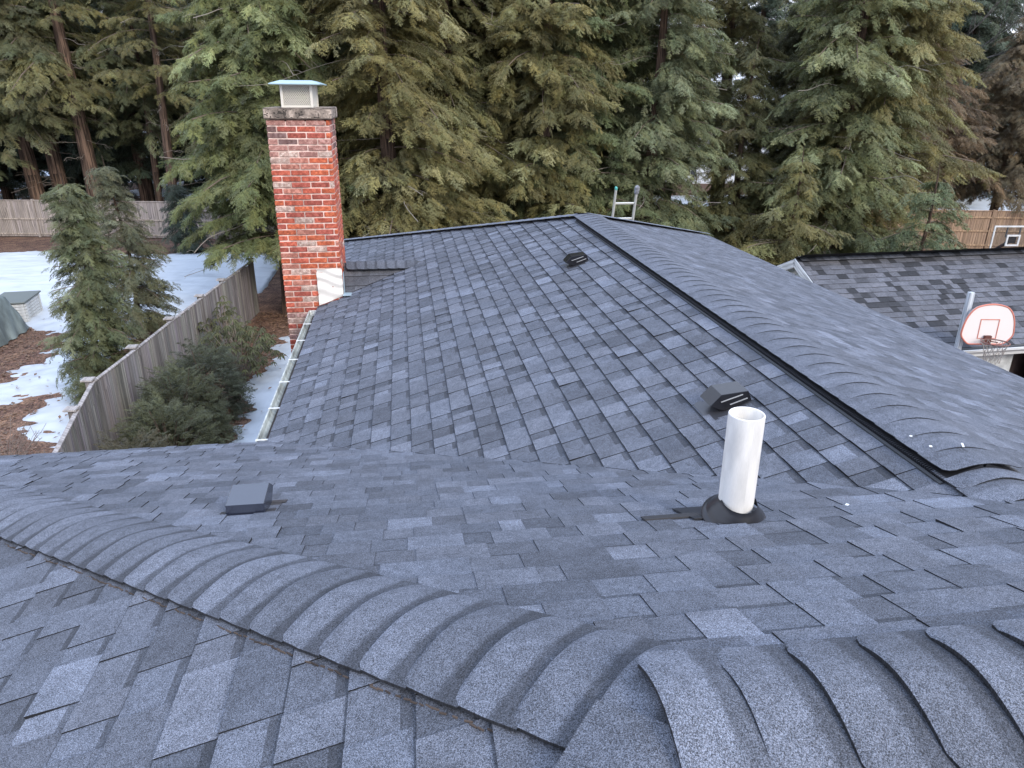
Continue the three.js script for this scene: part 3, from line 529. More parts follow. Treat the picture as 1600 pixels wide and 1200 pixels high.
// ================================================================= BASKETBALL HOOPS
{
  const h = thing('basketball_hoop', 'orange rimmed fan backboard with torn net on a white post by the garage', 'basketball hoop', [9.40, 0, -10.25]);
  const rimY = EYE - 3.70;
  const fan = (w, hgt) => { const s = new THREE.Shape(); s.moveTo(-w * 0.30, -hgt * 0.5); s.lineTo(w * 0.30, -hgt * 0.5); s.quadraticCurveTo(w * 0.36, -hgt * 0.5, w * 0.46, -hgt * 0.34); s.quadraticCurveTo(w * 0.5, -hgt * 0.28, w * 0.495, -hgt * 0.2); s.quadraticCurveTo(w * 0.47, hgt * 0.30, w * 0.27, hgt * 0.44); s.quadraticCurveTo(0, hgt * 0.57, -w * 0.27, hgt * 0.44); s.quadraticCurveTo(-w * 0.47, hgt * 0.30, -w * 0.495, -hgt * 0.2); s.quadraticCurveTo(-w * 0.5, -hgt * 0.28, -w * 0.46, -hgt * 0.34); s.quadraticCurveTo(-w * 0.36, -hgt * 0.5, -w * 0.30, -hgt * 0.5); return s; };
  const W = 0.86, Hh = 0.67, cy = rimY + 0.25;
  const bd = new THREE.Group(); bd.name = 'backboard'; bd.position.set(0.08, cy, 0.0); bd.rotation.set(-0.04, -0.16, 0); h.add(bd);
  mesh('board', new THREE.ExtrudeGeometry(fan(W, Hh), { depth: 0.022, bevelEnabled: true, bevelSize: 0.006, bevelThickness: 0.006, bevelSegments: 2, curveSegments: 14 }), std({ color: rgb(0.80, 0.72, 0.68), roughness: 0.5 }), bd);
  const orange = std({ color: rgb(0.74, 0.25, 0.18), map: mottle, roughness: 0.55 });
  const edge = fan(W, Hh).getSpacedPoints(80).map(p => V(p.x, p.y, 0.024));
  mesh('trim', new THREE.TubeGeometry(new THREE.CatmullRomCurve3(edge.slice(0, -1), true), 120, 0.014, 6, true), orange, bd);
  mesh('shooting_square', merge([rbox(0.285, 0.014, 0.006, 0.002, 0, 0.085, 0.032), rbox(0.285, 0.010, 0.006, 0.002, 0, -0.235, 0.032), rbox(0.014, 0.335, 0.006, 0.002, -0.15, -0.075, 0.032), rbox(0.014, 0.335, 0.006, 0.002, 0.15, -0.075, 0.032)]), orange, bd);
  const rim = mesh('rim', new THREE.TorusGeometry(0.20, 0.010, 8, 36).rotateX(Math.PI / 2).translate(0, -0.235, 0.28), plain(0.20, 0.10, 0.085, 0.7), bd);
  mesh('bracket', merge([rbox(0.11, 0.14, 0.05, 0.006, 0, -0.25, 0.06), bar(V(-0.04, -0.27, 0.08), V(-0.12, -0.27, 0.16), 0.009), bar(V(0.04, -0.27, 0.08), V(0.12, -0.27, 0.16), 0.009)]), plain(0.12, 0.035, 0.025, 0.7), bd);
  const net = []; const nr = rng(4);
  for (let i = 0; i < 12; i++) for (const d of [1, -1]) {
    let p = null; for (let k = 0; k <= 4; k++) { const a = (i + d * k * 0.5) / 12 * Math.PI * 2, rad = 0.20 - 0.085 * Math.sqrt(k / 4), q = V(Math.cos(a) * rad, -0.235 - 0.085 * k + 0.02 * (nr() - 0.5), 0.28 + Math.sin(a) * rad); if (p && nr() > 0.12) net.push(bar(p, q, 0.0045, 4)); p = q; }
  }
  mesh('net', mergeGeometries(net), plain(0.32, 0.29, 0.27, 0.9), bd);
  const post = mesh('post', rbox(0.085, cy + 0.50, 0.085, 0.01, -0.235, (cy + 0.52) / 2, -0.16), std({ color: rgb(0.62, 0.66, 0.70), map: mottle, roughness: 0.5 }), h);
  mesh('arm', merge([rbox(0.05, 0.05, 0.10, 0.006, -0.18, cy + 0.15, -0.11), rbox(0.05, 0.05, 0.10, 0.006, -0.18, cy - 0.15, -0.11)]), plain(0.35, 0.36, 0.38, 0.6), h);

  const k = thing('basketball_hoop', 'clear backboard in a white frame with pink rim before the brown fence', 'basketball hoop', [18.75, 0, -20.2]);
  const b2 = new THREE.Group(); b2.name = 'backboard'; b2.position.set(0, EYE - 4.02, 0); b2.rotation.y = -0.10; k.add(b2);
  mesh('pane', box(1.30, 0.74, 0.012), new THREE.MeshPhysicalMaterial({ color: rgb(0.85, 0.88, 0.9), roughness: 0.05, transmission: 1, thickness: 0, ior: 1.45 }), b2);
  const wf = (w, hh, b, z) => [rbox(w + b, b, 0.03, 0.004, 0, hh / 2, z), rbox(w + b, b, 0.03, 0.004, 0, -hh / 2, z), rbox(b, hh - b, 0.03, 0.004, -w / 2, 0, z), rbox(b, hh - b, 0.03, 0.004, w / 2, 0, z)];
  mesh('frame', merge(wf(1.30, 0.74, 0.045, 0.01)), whitePaint, b2);
  mesh('shooting_square', merge(wf(0.38, 0.30, 0.05, 0.026).map(g => g.translate(0.0, -0.06, 0))), whitePaint, b2);
  mesh('mount', box(0.28, 0.20, 0.05, 0, -0.06, -0.05), plain(0.02, 0.022, 0.026, 0.6), b2);
  mesh('strut', merge([rbox(0.035, 0.36, 0.035, 0.004, -0.21, 0.21, -0.04), rbox(0.035, 0.36, 0.035, 0.004, 0.21, 0.21, -0.04)]), plain(0.12, 0.12, 0.125, 0.6), b2);
  mesh('rim', new THREE.TorusGeometry(0.225, 0.013, 8, 30).rotateX(Math.PI / 2).translate(0.02, -0.33, 0.34), plain(0.62, 0.25, 0.27, 0.6), b2);
  const n2_ = []; for (let i = 0; i < 12; i++) for (const d of [1, -1]) { let p = null; for (let j = 0; j <= 4; j++) { const a = (i + d * j * 0.5) / 12 * Math.PI * 2, rad = 0.225 - 0.09 * Math.sqrt(j / 4), q = V(0.02 + Math.cos(a) * rad, -0.33 - 0.09 * j, 0.34 + Math.sin(a) * rad); if (p) n2_.push(bar(p, q, 0.005, 4)); p = q; } }
  mesh('net', mergeGeometries(n2_), plain(0.70, 0.55, 0.55, 0.9), b2);
  mesh('post', merge([rbox(0.12, 2.1, 0.12, 0.01, -0.35, 1.05, -1.0), bar(V(-0.35, 2.0, -1.0), V(0, EYE - 4.1, -0.06), 0.05, 8)]), plain(0.03, 0.03, 0.034, 0.5), k);
  mesh('base', rbox(0.8, 0.18, 1.1, 0.05, -0.35, 0.12, -1.2), plain(0.03, 0.03, 0.034, 0.6), k);
}

// ================================================================= LADDER
{
  const l = thing('ladder', 'aluminium ladder top leaning on the far eave, one rail padded', 'ladder', [4.2, 0, -14.9]);
  const alu = plain(0.66, 0.65, 0.60, 0.38, { metalness: 0.35 });
  const foot = V(0, 0, 0), topp = V(0, EYE - 1.62, 1.25), d = topp.clone().sub(foot), len = d.length(), ang = Math.atan2(d.z, d.y);
  const hw = 0.205;
  for (const sd of [-1, 1]) mesh('rail', rbox(0.032, len, 0.075, 0.006, sd * hw, len / 2, 0).rotateX(ang), alu, l);
  for (let y = len - 0.29; y > 0.1; y -= 0.305) mesh('rung', rbox(2 * hw - 0.034, 0.036, 0.036, 0.008, 0, y, 0).rotateX(ang), alu, l);
  mesh('rail_pad', new THREE.CapsuleGeometry(0.048, 0.085, 4, 12).scale(1, 1, 1.1).translate(hw, len - 0.03, 0).rotateX(ang), std({ color: rgb(0.30, 0.31, 0.34), map: mottle, roughness: 0.95 }), l);
  mesh('rail_cap', rbox(0.040, 0.055, 0.082, 0.012, -hw, len + 0.005, 0).rotateX(ang), plain(0.10, 0.42, 0.36, 0.7), l);
}

// ================================================================= FENCES
{
  const r = rng(71);
  const wood = (c) => std({ vertexColors: true, color: rgb(...c), map: grain, bumpMap: grain, bumpScale: 0.006, roughness: 0.9 });
  const woodUV = (g, k = 1) => { const q = g.attributes.position, w = g.attributes.uv, o = r(); for (let i = 0; i < q.count; i++) w.setXY(i, (q.getX(i) + q.getZ(i)) * 1.2 + o, q.getY(i) * 0.5 + o); return g; };
  // weathered board fence between the two yards
  const F = thing('fence', 'weathered grey board fence running past the bushes', 'fence', [-5.9, 0, -15]);
  const line = [[-5.05, -25.0], [-5.36, -22.1], [-5.53, -20.25], [-5.72, -18.1], [-5.88, -15.95], [-6.06, -14.0], [-5.80, -12.55], [-5.52, -11.08], [-5.2, -9.0]];
  const gm = wood([0.33, 0.31, 0.30]); const FP = F.position;
  for (let i = 0; i < line.length - 1; i++) {
    const [ax, az] = line[i], [bx, bz] = line[i + 1], len = Math.hypot(bx - ax, bz - az), ang = Math.atan2(bx - ax, bz - az), n = Math.round(len / 0.142), w = len / n;
    const put = g => g.rotateY(ang - Math.PI / 2).translate(ax - FP.x, 0, az - FP.z);
    for (let k = 0; k < n; k++) { const hgt = 1.74 + 0.03 * (r() - 0.5), g = rbox(w - 0.006, hgt, 0.019, 0.003, (k + 0.5) * w, 0.05 + hgt / 2, -0.03 + 0.006 * (r() - 0.5)); woodUV(g); const c = 0.62 + 0.66 * r(); paint(g, rgb(c, c * (0.93 + 0.1 * r()), c * (0.90 + 0.14 * r()))); mesh('board', put(g), gm, F); }
    for (const y of [0.35, 1.0, 1.6]) mesh('rail', put(paint(woodUV(rbox(len, 0.085, 0.04, 0.004, len / 2, y, 0.02)), rgb(0.9, 0.9, 0.9))), gm, F);
    mesh('cap_rail', put(paint(woodUV(rbox(len - 0.02, 0.028, 0.075, 0.005, len / 2, 1.82, -0.015)), rgb(1.5, 1.45, 1.42))), gm, F);
    if (i < 7) { const p = mesh('post', paint(woodUV(rbox(0.10, 1.86, 0.10, 0.006, ax - FP.x - 0.06, 0.93, az - FP.z)), rgb(0.9, 0.88, 0.86)), gm, F); mesh('post_cap', paint(merge([box(0.21, 0.03, 0.21, ax - FP.x - 0.06, 1.876, az - FP.z)]), rgb(1.7, 1.65, 1.6)), gm, p); }
  }
  // long fences at the back of the lots, too far off to pick the boards apart
  const back = (name, label, pts, col, hgt, front) => {
    const f = thing(name, label, 'fence', [pts[0][0], 0, pts[0][1]]), m = wood(col), O = f.position;
    for (let s = 0; s < pts.length - 1; s++) {
      const [ax, az] = pts[s], [bx, bz] = pts[s + 1], L = Math.hypot(bx - ax, bz - az), ang = Math.atan2(-(bz - az), bx - ax), bays = Math.round(L / 2.44), bw = L / bays;
      const put = g => g.rotateY(ang).translate(ax - O.x, 0, az - O.z);
      for (let k = 0; k < bays; k++) {
        const gs = [], n = 17, w = (bw - 0.1) / n; const h0 = hgt + 0.02 * (r() - 0.5);
        for (let i = 0; i < n; i++) { const g = box(w - 0.007, h0, 0.018, k * bw + 0.1 + (i + 0.5) * w, h0 / 2 + 0.04, 0.004 * (r() - 0.5)); woodUV(g); const c = 0.82 + 0.32 * r(); gs.push(paint(g, rgb(c, c * 0.98, c * (0.94 + 0.08 * r())))); }
        mesh('panel_boards', put(merge(gs)), m, f, { kind: 'stuff' });
        mesh('post', put(paint(woodUV(rbox(0.11, hgt + 0.12, 0.11, 0.006, k * bw + 0.03, (hgt + 0.12) / 2, 0.01)), rgb(0.92, 0.9, 0.88))), m, f);
        for (const y of front) mesh('rail', put(paint(woodUV(rbox(bw - 0.12, 0.075, 0.04, 0.004, k * bw + bw / 2 + 0.04, y * hgt, 0.032)), rgb(1.2, 1.16, 1.08))), m, f);
        mesh('cap_rail', put(paint(rbox(bw - 0.02, 0.03, 0.09, 0.004, k * bw + bw / 2, hgt + 0.065, 0), rgb(1.35, 1.32, 1.28))), m, f);
      }
    }
  };
  back('fence', 'long pale pinkish grey board fence at the back of the snowy yard', [[-33.5, -42.6], [-18.6, -40.8], [-5.0, -38.4]], [0.44, 0.385, 0.345], 1.80, [0.10, 0.52]);
  back('fence', 'golden brown board fence under the evergreens behind the garage', [[-4.6, -38.3], [10.0, -36.0], [24.1, -33.4], [38.0, -30.8]], [0.43, 0.30, 0.20], 1.84, [0.12, 0.5, 0.86]);
}

// ================================================================= YARD THINGS ON THE LEFT
{
  const tp = thing('tarp_cover', 'grey green tarp draped over a stack at the left edge', 'tarp', [-13.2, 0, -22.5]);
  const g = new THREE.PlaneGeometry(1, 1, 46, 34), q = g.attributes.position; const W = 3.3, D = 3.6, Hh = 1.15;
  for (let i = 0; i < q.count; i++) {
    const u = q.getX(i) * 2, v = q.getY(i) * 2, a = Math.max(Math.abs(u), Math.abs(v)), k = Math.max(0, (a - 0.62) / 0.38), top = Hh * (1.06 - 0.06 * Math.abs(u));
    const fold = 0.05 * Math.sin((u + v * 1.7) * 9) * k + 0.03 * (fbm(u * 4 + 8, v * 4) - 0.5);
    const s = a > 0.62 ? 0.62 + (a - 0.62) * 0.55 : a, sc = a > 0 ? s / a : 1;
    q.setXYZ(i, u * sc * W / 2 + fold * Math.sign(u), Math.max(0.02, top * (1 - Math.pow(k, 1.15))) + 0.05 * (fbm(u * 3, v * 3) - 0.5) * (1 - k) + 0.01, -v * sc * D / 2 + fold * Math.sign(v));
  }
  g.computeVertexNormals();
  const gu = mesh('sheet', g, std({ color: rgb(0.24, 0.29, 0.29), map: mottle, roughness: 0.6, side: THREE.DoubleSide }), tp);
  mesh('stack', rbox(1.9, 0.85, 2.3, 0.05, 0, 0.45, 0), plain(0.10, 0.08, 0.06, 0.9), tp);
  const cr = thing('storage_box', 'low white slatted box with a grey lid beside the tarp', 'box', [-12.75, 0, -25.3]);
  cr.rotation.y = 0.1;
  const gs = []; for (let i = 0; i < 6; i++) mesh('slat', rbox(0.03, 0.085, 1.4, 0.004, 0.5, 0.10 + i * 0.1, 0), whitePaint, cr);
  for (let i = 0; i < 6; i++) mesh('slat', rbox(0.96, 0.085, 0.03, 0.004, 0, 0.10 + i * 0.1, 0.70), whitePaint, cr);
  mesh('body', box(0.92, 0.6, 1.36, 0, 0.32, 0), plain(0.25, 0.25, 0.24, 0.8), cr);
  mesh('lid', rbox(1.1, 0.05, 1.55, 0.01, 0, 0.70, 0), plain(0.17, 0.19, 0.18, 0.7), cr);
  mesh('batten', merge([rbox(0.012, 0.6, 0.06, 0.004, 0.522, 0.34, -0.6), rbox(0.012, 0.6, 0.06, 0.004, 0.522, 0.34, 0.6)]), whitePaint, cr);
}

// ================================================================= TREES
// a flat feathery spray, its twigs set with small pointed leaflets
function sprayGeometry(seed, L = 0.46, twigs = 8, leaf = 0.052, width = 0.017, spread = 0.42) {
  const r = rng(seed), pos = [];
  const dia = (p, d, len, wd) => {
    const roll = (r() - 0.5) * 2.0, s = new THREE.Vector3().crossVectors(d, V(0, 1, 0)).normalize().applyAxisAngle(d, roll), m = p.clone().addScaledVector(d, len * 0.45), e = p.clone().addScaledVector(d, len);
    const a = m.clone().addScaledVector(s, wd / 2), b = m.clone().addScaledVector(s, -wd / 2);
    for (const w of [p, b, e, p, e, a]) pos.push(w.x, w.y, w.z);
  };
  const stem = x => V(x, 0.05 * x - 0.30 * x * x / L, 0.05 * Math.sin(x * 9));
  for (let i = 0; i < twigs; i++) for (const sd of [-1, 1]) {
    if (r() < 0.12) continue;
    const f = (i + 0.3 + 0.6 * r()) / twigs, x = f * L, l = (spread * L * Math.pow(1 - f, 0.8) + 0.045) * (0.7 + 0.5 * r()), an = sd * (0.8 + 0.4 * (r() - 0.5));
    const d = V(Math.cos(an), -0.15 - 0.45 * r(), Math.sin(an)).normalize(), n = Math.max(2, Math.round(l / (leaf * 0.62)));
    for (let k = 0; k < n; k++) { const p = stem(x).addScaledVector(d, l * k / n); for (const s2 of [-1, 1]) dia(p, d.clone().applyAxisAngle(V(0, 1, 0), s2 * (0.5 + 0.3 * r())).add(V(0, 0.5 * (r() - 0.5), 0)).normalize(), leaf * (0.75 + 0.5 * r()), width); }
    dia(stem(x).addScaledVector(d, l * 0.92), d, leaf * 1.2, width);
  }
  for (let k = 0; k < 5; k++) dia(stem(L * (0.78 + 0.05 * k)), V(1, -0.35, 0.35 * (k % 2 ? 1 : -1)).normalize(), leaf, width);
  return tri(pos);
}
const sprays = [sprayGeometry(1), sprayGeometry(2, 0.50, 9), sprayGeometry(3, 0.42, 7, 0.055, 0.019)];
const leafMat = new THREE.MeshPhysicalMaterial({ color: rgb(1, 1, 1), roughness: 0.75, transmission: 0.3, thickness: 0, side: THREE.DoubleSide });
const M4 = new THREE.Matrix4(), Qt = new THREE.Quaternion(), Eu = new THREE.Euler(0, 0, 0, 'YZX');
function scatter(name, geo, list, parent, mat = leafMat) {
  const m = new THREE.InstancedMesh(geo, mat, list.length); m.name = name; m.castShadow = m.receiveShadow = true; m.userData.kind = 'stuff';
  list.forEach((q, i) => { Eu.set(q.roll, q.yaw, q.pitch); Qt.setFromEuler(Eu); M4.compose(q.p, Qt, V(q.s, q.s, q.s)); m.setMatrixAt(i, M4); m.setColorAt(i, q.c); });
  parent.add(m); return m;
}
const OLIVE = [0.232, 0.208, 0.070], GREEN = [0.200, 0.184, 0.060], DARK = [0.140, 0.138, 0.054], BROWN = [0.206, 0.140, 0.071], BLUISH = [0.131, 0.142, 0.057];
function evergreen(o) {
  const { x, z, h, r: R, base, col, seed, label, group, lean = 0, trunkR = 0.02 * h, name = 'hemlock_tree', step = 0.32, per = 5.5, density = 1, tipPale = 0.12, shape = 0.75, barkM = bark, y0 = relief(x, z), scale = 1, category = 'tree', keep = 1, spray = seed % 3, fine = false } = o;
  const g = thing(name, label, category, [x, y0, z], group), r = rng(seed * 7919 + 13);
  const tp = []; for (let i = 0; i <= 8; i++) { const f = i / 8; tp.push(V(lean * f * f * h + 0.12 * Math.sin(f * 5 + seed), f * h, 0.10 * Math.sin(f * 4 + seed * 2))); }
  const curve = new THREE.CatmullRomCurve3(tp), tg = new THREE.TubeGeometry(curve, 20, 1, 9), q = tg.attributes.position;
  for (let i = 0; i <= 20; i++) { const c = curve.getPointAt(i / 20), k = trunkR * (Math.pow(1 - i / 20, 0.8) + 0.05) * (i === 0 ? 1.25 : 1); for (let j = 0; j <= 9; j++) { const n = i * 10 + j; q.setXYZ(n, c.x + (q.getX(n) - c.x) * k, c.y + (q.getY(n) - c.y) * k, c.z + (q.getZ(n) - c.z) * k); } }
  { const w = tg.attributes.uv; for (let i = 0; i < w.count; i++) w.setXY(i, w.getY(i) * 2, w.getX(i) * h * 0.35); }
  mesh('trunk', tg, barkM, g);
  const limbs = [], list = [];
  const put = (p, yaw, pitch, s, kk) => { const w = (r() - 0.5) * 0.2, m = kk > 1.45 ? 0.45 : 0, L = 0.17 * Math.min(kk, 2) * 0.8; list.push({ p, yaw, pitch, roll: (r() - 0.5) * 1.1, s, c: rgb(col[0] * kk * (1 + w) * (1 - m) + L * 1.0 * m, col[1] * kk * (1 - m) + L * 1.05 * m, col[2] * kk * (1 - w) * (1 - m) + L * 0.72 * m) }); };
  for (let y = base; y < h - 0.3; y += step * (0.8 + 0.4 * r()) * (y > 12.5 ? 2 : 1)) {
    const f = (y - base) / Math.max(0.1, h - base), prof = Math.pow(Math.max(0, 1 - f), shape) * Math.min(1, 0.7 + f * 3), c = curve.getPointAt(Math.min(1, y / h));
    for (let k = 0; k < per; k++) {
      if (r() > keep) continue;
      const az = r() * Math.PI * 2, l = R * prof * (0.45 + 0.75 * r()); if (l < 0.2) continue;
      const rise = 0.05 + 0.32 * r(), drop = 0.15 + 0.45 * r(), bend = 0.5 * (r() - 0.5), P = s => V(c.x + Math.cos(az + bend * s) * l * s, c.y + l * (rise * s - drop * s * s) * (l > 1 ? 1 : 0.6), c.z - Math.sin(az + bend * s) * l * s);
      if (l > 0.6 && r() < 0.55) limbs.push(tube([P(0), P(0.35), P(0.7), P(0.92)], 0.006 + 0.005 * l, 4, 3));
      const tone = 0.68 + 0.62 * r(), pale = r() < tipPale;
      if (fine && l > 0.7) {
        // side shoots, each carrying its own little sprays
        for (let d = 0.18 * l; d <= l; d += 0.21 / density) {
          const s = d / l, p = P(s), sl = Math.atan(rise - 2 * drop * s);
          for (const sd of [-1, 1]) {
            if (r() < 0.12) continue;
            const a2 = az + bend * s + sd * (0.55 + 0.5 * r()), l2 = Math.min(1.1, (0.22 + 0.40 * l * (1 - s)) * (0.6 + 0.7 * r())), dr = 0.25 + 0.5 * r(), t2_ = tone * (0.75 + 0.5 * r());
            for (let e = 0.06; e < l2; e += 0.175) { const q = e / l2, pp = V(p.x + Math.cos(a2) * e, p.y + Math.sin(sl) * e * 0.5 - dr * e * q * 0.7 + 0.12 * (r() - 0.5), p.z - Math.sin(a2) * e); put(pp, a2 + (r() < 0.5 ? -1 : 1) * 0.6 * r(), sl * 0.5 + 0.1 - dr * q * 0.7 - 0.5 * r(), 0.5 + 0.6 * r(), t2_ * (pale && q > 0.55 && s > 0.5 ? 1.9 : 1) * (0.7 + 0.6 * r())); }
          }
        }
        for (let e = 0; e < 3; e++) put(P(0.86 + 0.06 * e), az + bend + 0.8 * (r() - 0.5), Math.atan(rise - 2 * drop) * 0.8 - 0.2 * r(), 0.9 + 0.5 * r(), tone * (pale ? 1.9 : 1));
      } else for (let d = Math.min(0.3, l * 0.25); d <= l; d += 0.19 / density * scale) {
        const s = d / l, p = P(s), sl = Math.atan(rise - 2 * drop * s);
        for (const sd of s > 0.93 ? [0] : [-1, 1]) { if (r() < 0.10) continue; put(p.clone().add(V(0, 0.06 * (r() - 0.5) * scale, 0)), az + bend * s + sd * (0.4 + 0.6 * r()), sl * 0.8 - 0.05 - 0.5 * r(), scale * (0.95 + 0.8 * r()) * (1.1 - 0.35 * s) * (l < 1 ? 0.75 : 1), tone * (s > 0.7 && pale ? 1.7 : 1) * (0.8 + 0.4 * r())); }
      }
    }
  }
  if (limbs.length) mesh('limbs', mergeGeometries(limbs), plain(0.17, 0.13, 0.10, 0.95), g, { kind: 'stuff' });
  scatter('crown', sprays[spray], list, g);
  if (o.dead) { // bare grey sticks on the lower trunk
    const ds = []; for (let k = 0; k < o.dead; k++) { const y = 1.2 + r() * (base > 4 ? base + 2.5 : h * 0.6), az = r() * 6.28, l = base > 4 ? 0.8 + 1.8 * r() : R * (0.75 + 0.35 * r()), c = curve.getPointAt(y / h), a = V(Math.cos(az), 0.05 - 0.35 * r(), -Math.sin(az)); const b = c.clone().addScaledVector(a, l), m = c.clone().addScaledVector(a, l * 0.5).add(V(0, 0.12 * r(), 0)); const wob = () => V(0.16 * l * (r() - 0.5), 0.14 * l * (r() - 0.5), 0.16 * l * (r() - 0.5)), m1 = c.clone().lerp(m, 0.5).add(wob()), m2 = m.clone().lerp(b, 0.5).add(wob()); ds.push(tube([c, m1, m, m2, b], 0.005 + 0.007 * r(), 10, 4)); for (let q = 0; q < 3; q++) { const s = m.clone().lerp(b, r()), e = s.clone().addScaledVector(a, 0.35).add(V(0.5 * (r() - 0.5), 0.35 * (r() - 0.4), 0.5 * (r() - 0.5))); ds.push(tube([s, s.clone().lerp(e, 0.5).add(V(0, 0.06, 0)), e], 0.004, 4, 3)); } if (r() > 0.4) ds.push(tube([m, m.clone().add(V(0.3 * (r() - 0.5), 0.25 * r(), 0.3 * (r() - 0.5))), m.clone().add(V(0.9 * (r() - 0.5), 0.4 * (r() - 0.3), 0.9 * (r() - 0.5)))], 0.006, 4, 3)); }
    mesh('bare_branches', mergeGeometries(ds), plain(0.30, 0.26, 0.22, 0.9), g, { kind: 'stuff' });
  }
  return g;
}
const T = (label, x, z, h, r, base, col, seed, o = {}) => evergreen({ label, x, z, h, r: h > 12 ? r * 1.12 : r, base, shape: h > 12 ? 0.5 : 0.75, fine: z > -46 && h > 8, density: z > -35 ? 1 : 0.8, col, seed, ...o });
// the near row, from left to right
T('feathery green hemlock just left of the brick chimney', -4.1, -24.9, 14.5, 2.75, 2.3, [0.189, 0.214, 0.075], 1, { trunkR: 0.2, dead: 22, density: 1.05 });
T('yellowish olive hemlock just right of the brick chimney', -0.3, -24.2, 15.5, 3.5, 0.6, OLIVE, 2, { tipPale: 0.22, density: 1.05, dead: 22 });
T('darker hemlock standing over the middle of the far hip', 3.1, -28.5, 17, 3.3, 2.4, GREEN, 3, { dead: 22 });
T('green hemlock behind the top end of the ridge', 6.3, -27.0, 16, 3.0, 0.8, [0.166, 0.194, 0.075], 4, { tipPale: 0.2, dead: 22 });
T('hemlock with pale tips just behind the ladder', 8.8, -26.0, 14, 2.7, 1.0, [0.177, 0.199, 0.088], 5, { tipPale: 0.25, dead: 18 });
T('thin dark trunked hemlock left of the white house gap', 12.1, -33.0, 18, 2.9, 4.0, GREEN, 6, { trunkR: 0.16, dead: 8, keep: 0.5 });
T('dark stout trunk seen in the gap before the white house', 14.6, -33.5, 18, 2.8, 4.6, GREEN, 7, { trunkR: 0.34, dead: 8, keep: 0.5 });
T('broad hemlock with drooping tips right of the white house gap', 16.0, -25.6, 15, 3.1, 0.8, [0.189, 0.204, 0.079], 8, { tipPale: 0.25, dead: 24 });
T('tall olive hemlock above the garage gable', 17.9, -27.0, 17, 3.4, 2.0, OLIVE, 9, { tipPale: 0.15, dead: 22 });
T('low dark hemlock at the near side of the brown fence', 12.6, -22.5, 5.6, 2.4, 0.3, GREEN, 10, { tipPale: 0.05 });
T('bushy hemlock reaching over the brown fence near the gable', 16.6, -21.4, 5.2, 2.4, 0.4, [0.147, 0.179, 0.079], 11, { tipPale: 0.15 });
T('brownish bushy evergreen at the right edge above the fence', 26.6, -36.2, 11, 4.2, 2.6, BROWN, 12, { tipPale: 0, density: 1.15, step: 0.28 });
T('second brownish evergreen behind the clear backboard', 31.8, -36.2, 11.5, 4.2, 2.4, [0.189, 0.143, 0.075], 13, { tipPale: 0, step: 0.28 });
T('olive hemlock filling in behind the chimney cap', -2.6, -29.0, 16, 3.2, 2.2, [0.183, 0.184, 0.064], 27, {});
T('hemlock in second line behind the middle of the roof', 1.6, -30.5, 17, 3.2, 2.2, [0.147, 0.153, 0.057], 28, {});
T('hemlock in second line left of the ladder', 7.6, -31.0, 17, 3.2, 2.6, [0.153, 0.161, 0.059], 29, {});
T('tall hemlock in second line above the garage', 18.8, -31.5, 18, 3.6, 2.6, [0.183, 0.174, 0.064], 30, {});
T('olive hemlock with a low crown above the far end of the ridge', 4.9, -26.0, 15, 2.7, 1.5, [0.215, 0.196, 0.064], 31, { tipPale: 0.2, dead: 12 });
T('hemlock filling the gap above the chimney side of the roof', 1.7, -26.8, 16, 2.7, 1.8, [0.190, 0.180, 0.060], 32, { tipPale: 0.15, dead: 12 });
T('hemlock close behind the garage gable, partly hiding the next', 13.0, -27.5, 9, 2.2, 0.8, [0.190, 0.180, 0.064], 33, { tipPale: 0.2, fine: true });
// left hand woods
T('tall hemlock with leaning brown trunk behind the pale fence', -16.4, -42.8, 19, 3.6, 6.4, GREEN, 14, { trunkR: 0.42, lean: -0.002, dead: 18, keep: 0.42 });
T('hemlock with thick trunk at the left behind the pale fence', -19.6, -43.6, 19, 3.6, 5.4, DARK, 15, { trunkR: 0.40, dead: 10 });
T('thick trunked hemlock close beside the leaning brown trunk', -18.5, -44.4, 19, 3.6, 5.6, BLUISH, 16, { trunkR: 0.42, dead: 8 });
T('slim brown trunked hemlock behind the dark cone shrub', -11.9, -41.8, 18, 3.2, 7.0, GREEN, 17, { trunkR: 0.25, dead: 16, keep: 0.42 });
T('dark bluish hemlock rising between the brown trunks', -13.6, -44.5, 15, 3.2, 5.0, BLUISH, 18, { trunkR: 0.2, tipPale: 0.2, keep: 0.6 });
T('dark hemlock at the far left edge', -24.0, -41.5, 17, 4.2, 3.2, BLUISH, 19, { trunkR: 0.3, keep: 0.85 });
T('dark hemlock between the slim trunk and the feathery one', -8.6, -43.5, 16, 3.0, 3.6, DARK, 20, { trunkR: 0.22 });
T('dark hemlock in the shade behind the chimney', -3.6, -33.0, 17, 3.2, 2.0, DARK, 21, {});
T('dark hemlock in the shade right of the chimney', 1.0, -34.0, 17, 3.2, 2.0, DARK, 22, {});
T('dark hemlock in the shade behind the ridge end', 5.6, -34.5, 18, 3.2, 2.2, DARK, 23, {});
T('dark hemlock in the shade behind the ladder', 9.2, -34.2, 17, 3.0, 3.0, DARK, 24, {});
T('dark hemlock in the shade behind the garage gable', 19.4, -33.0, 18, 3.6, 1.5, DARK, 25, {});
T('dark hemlock in the shade behind the olive one', 20.8, -36.0, 18, 3.4, 1.6, GREEN, 26, {});
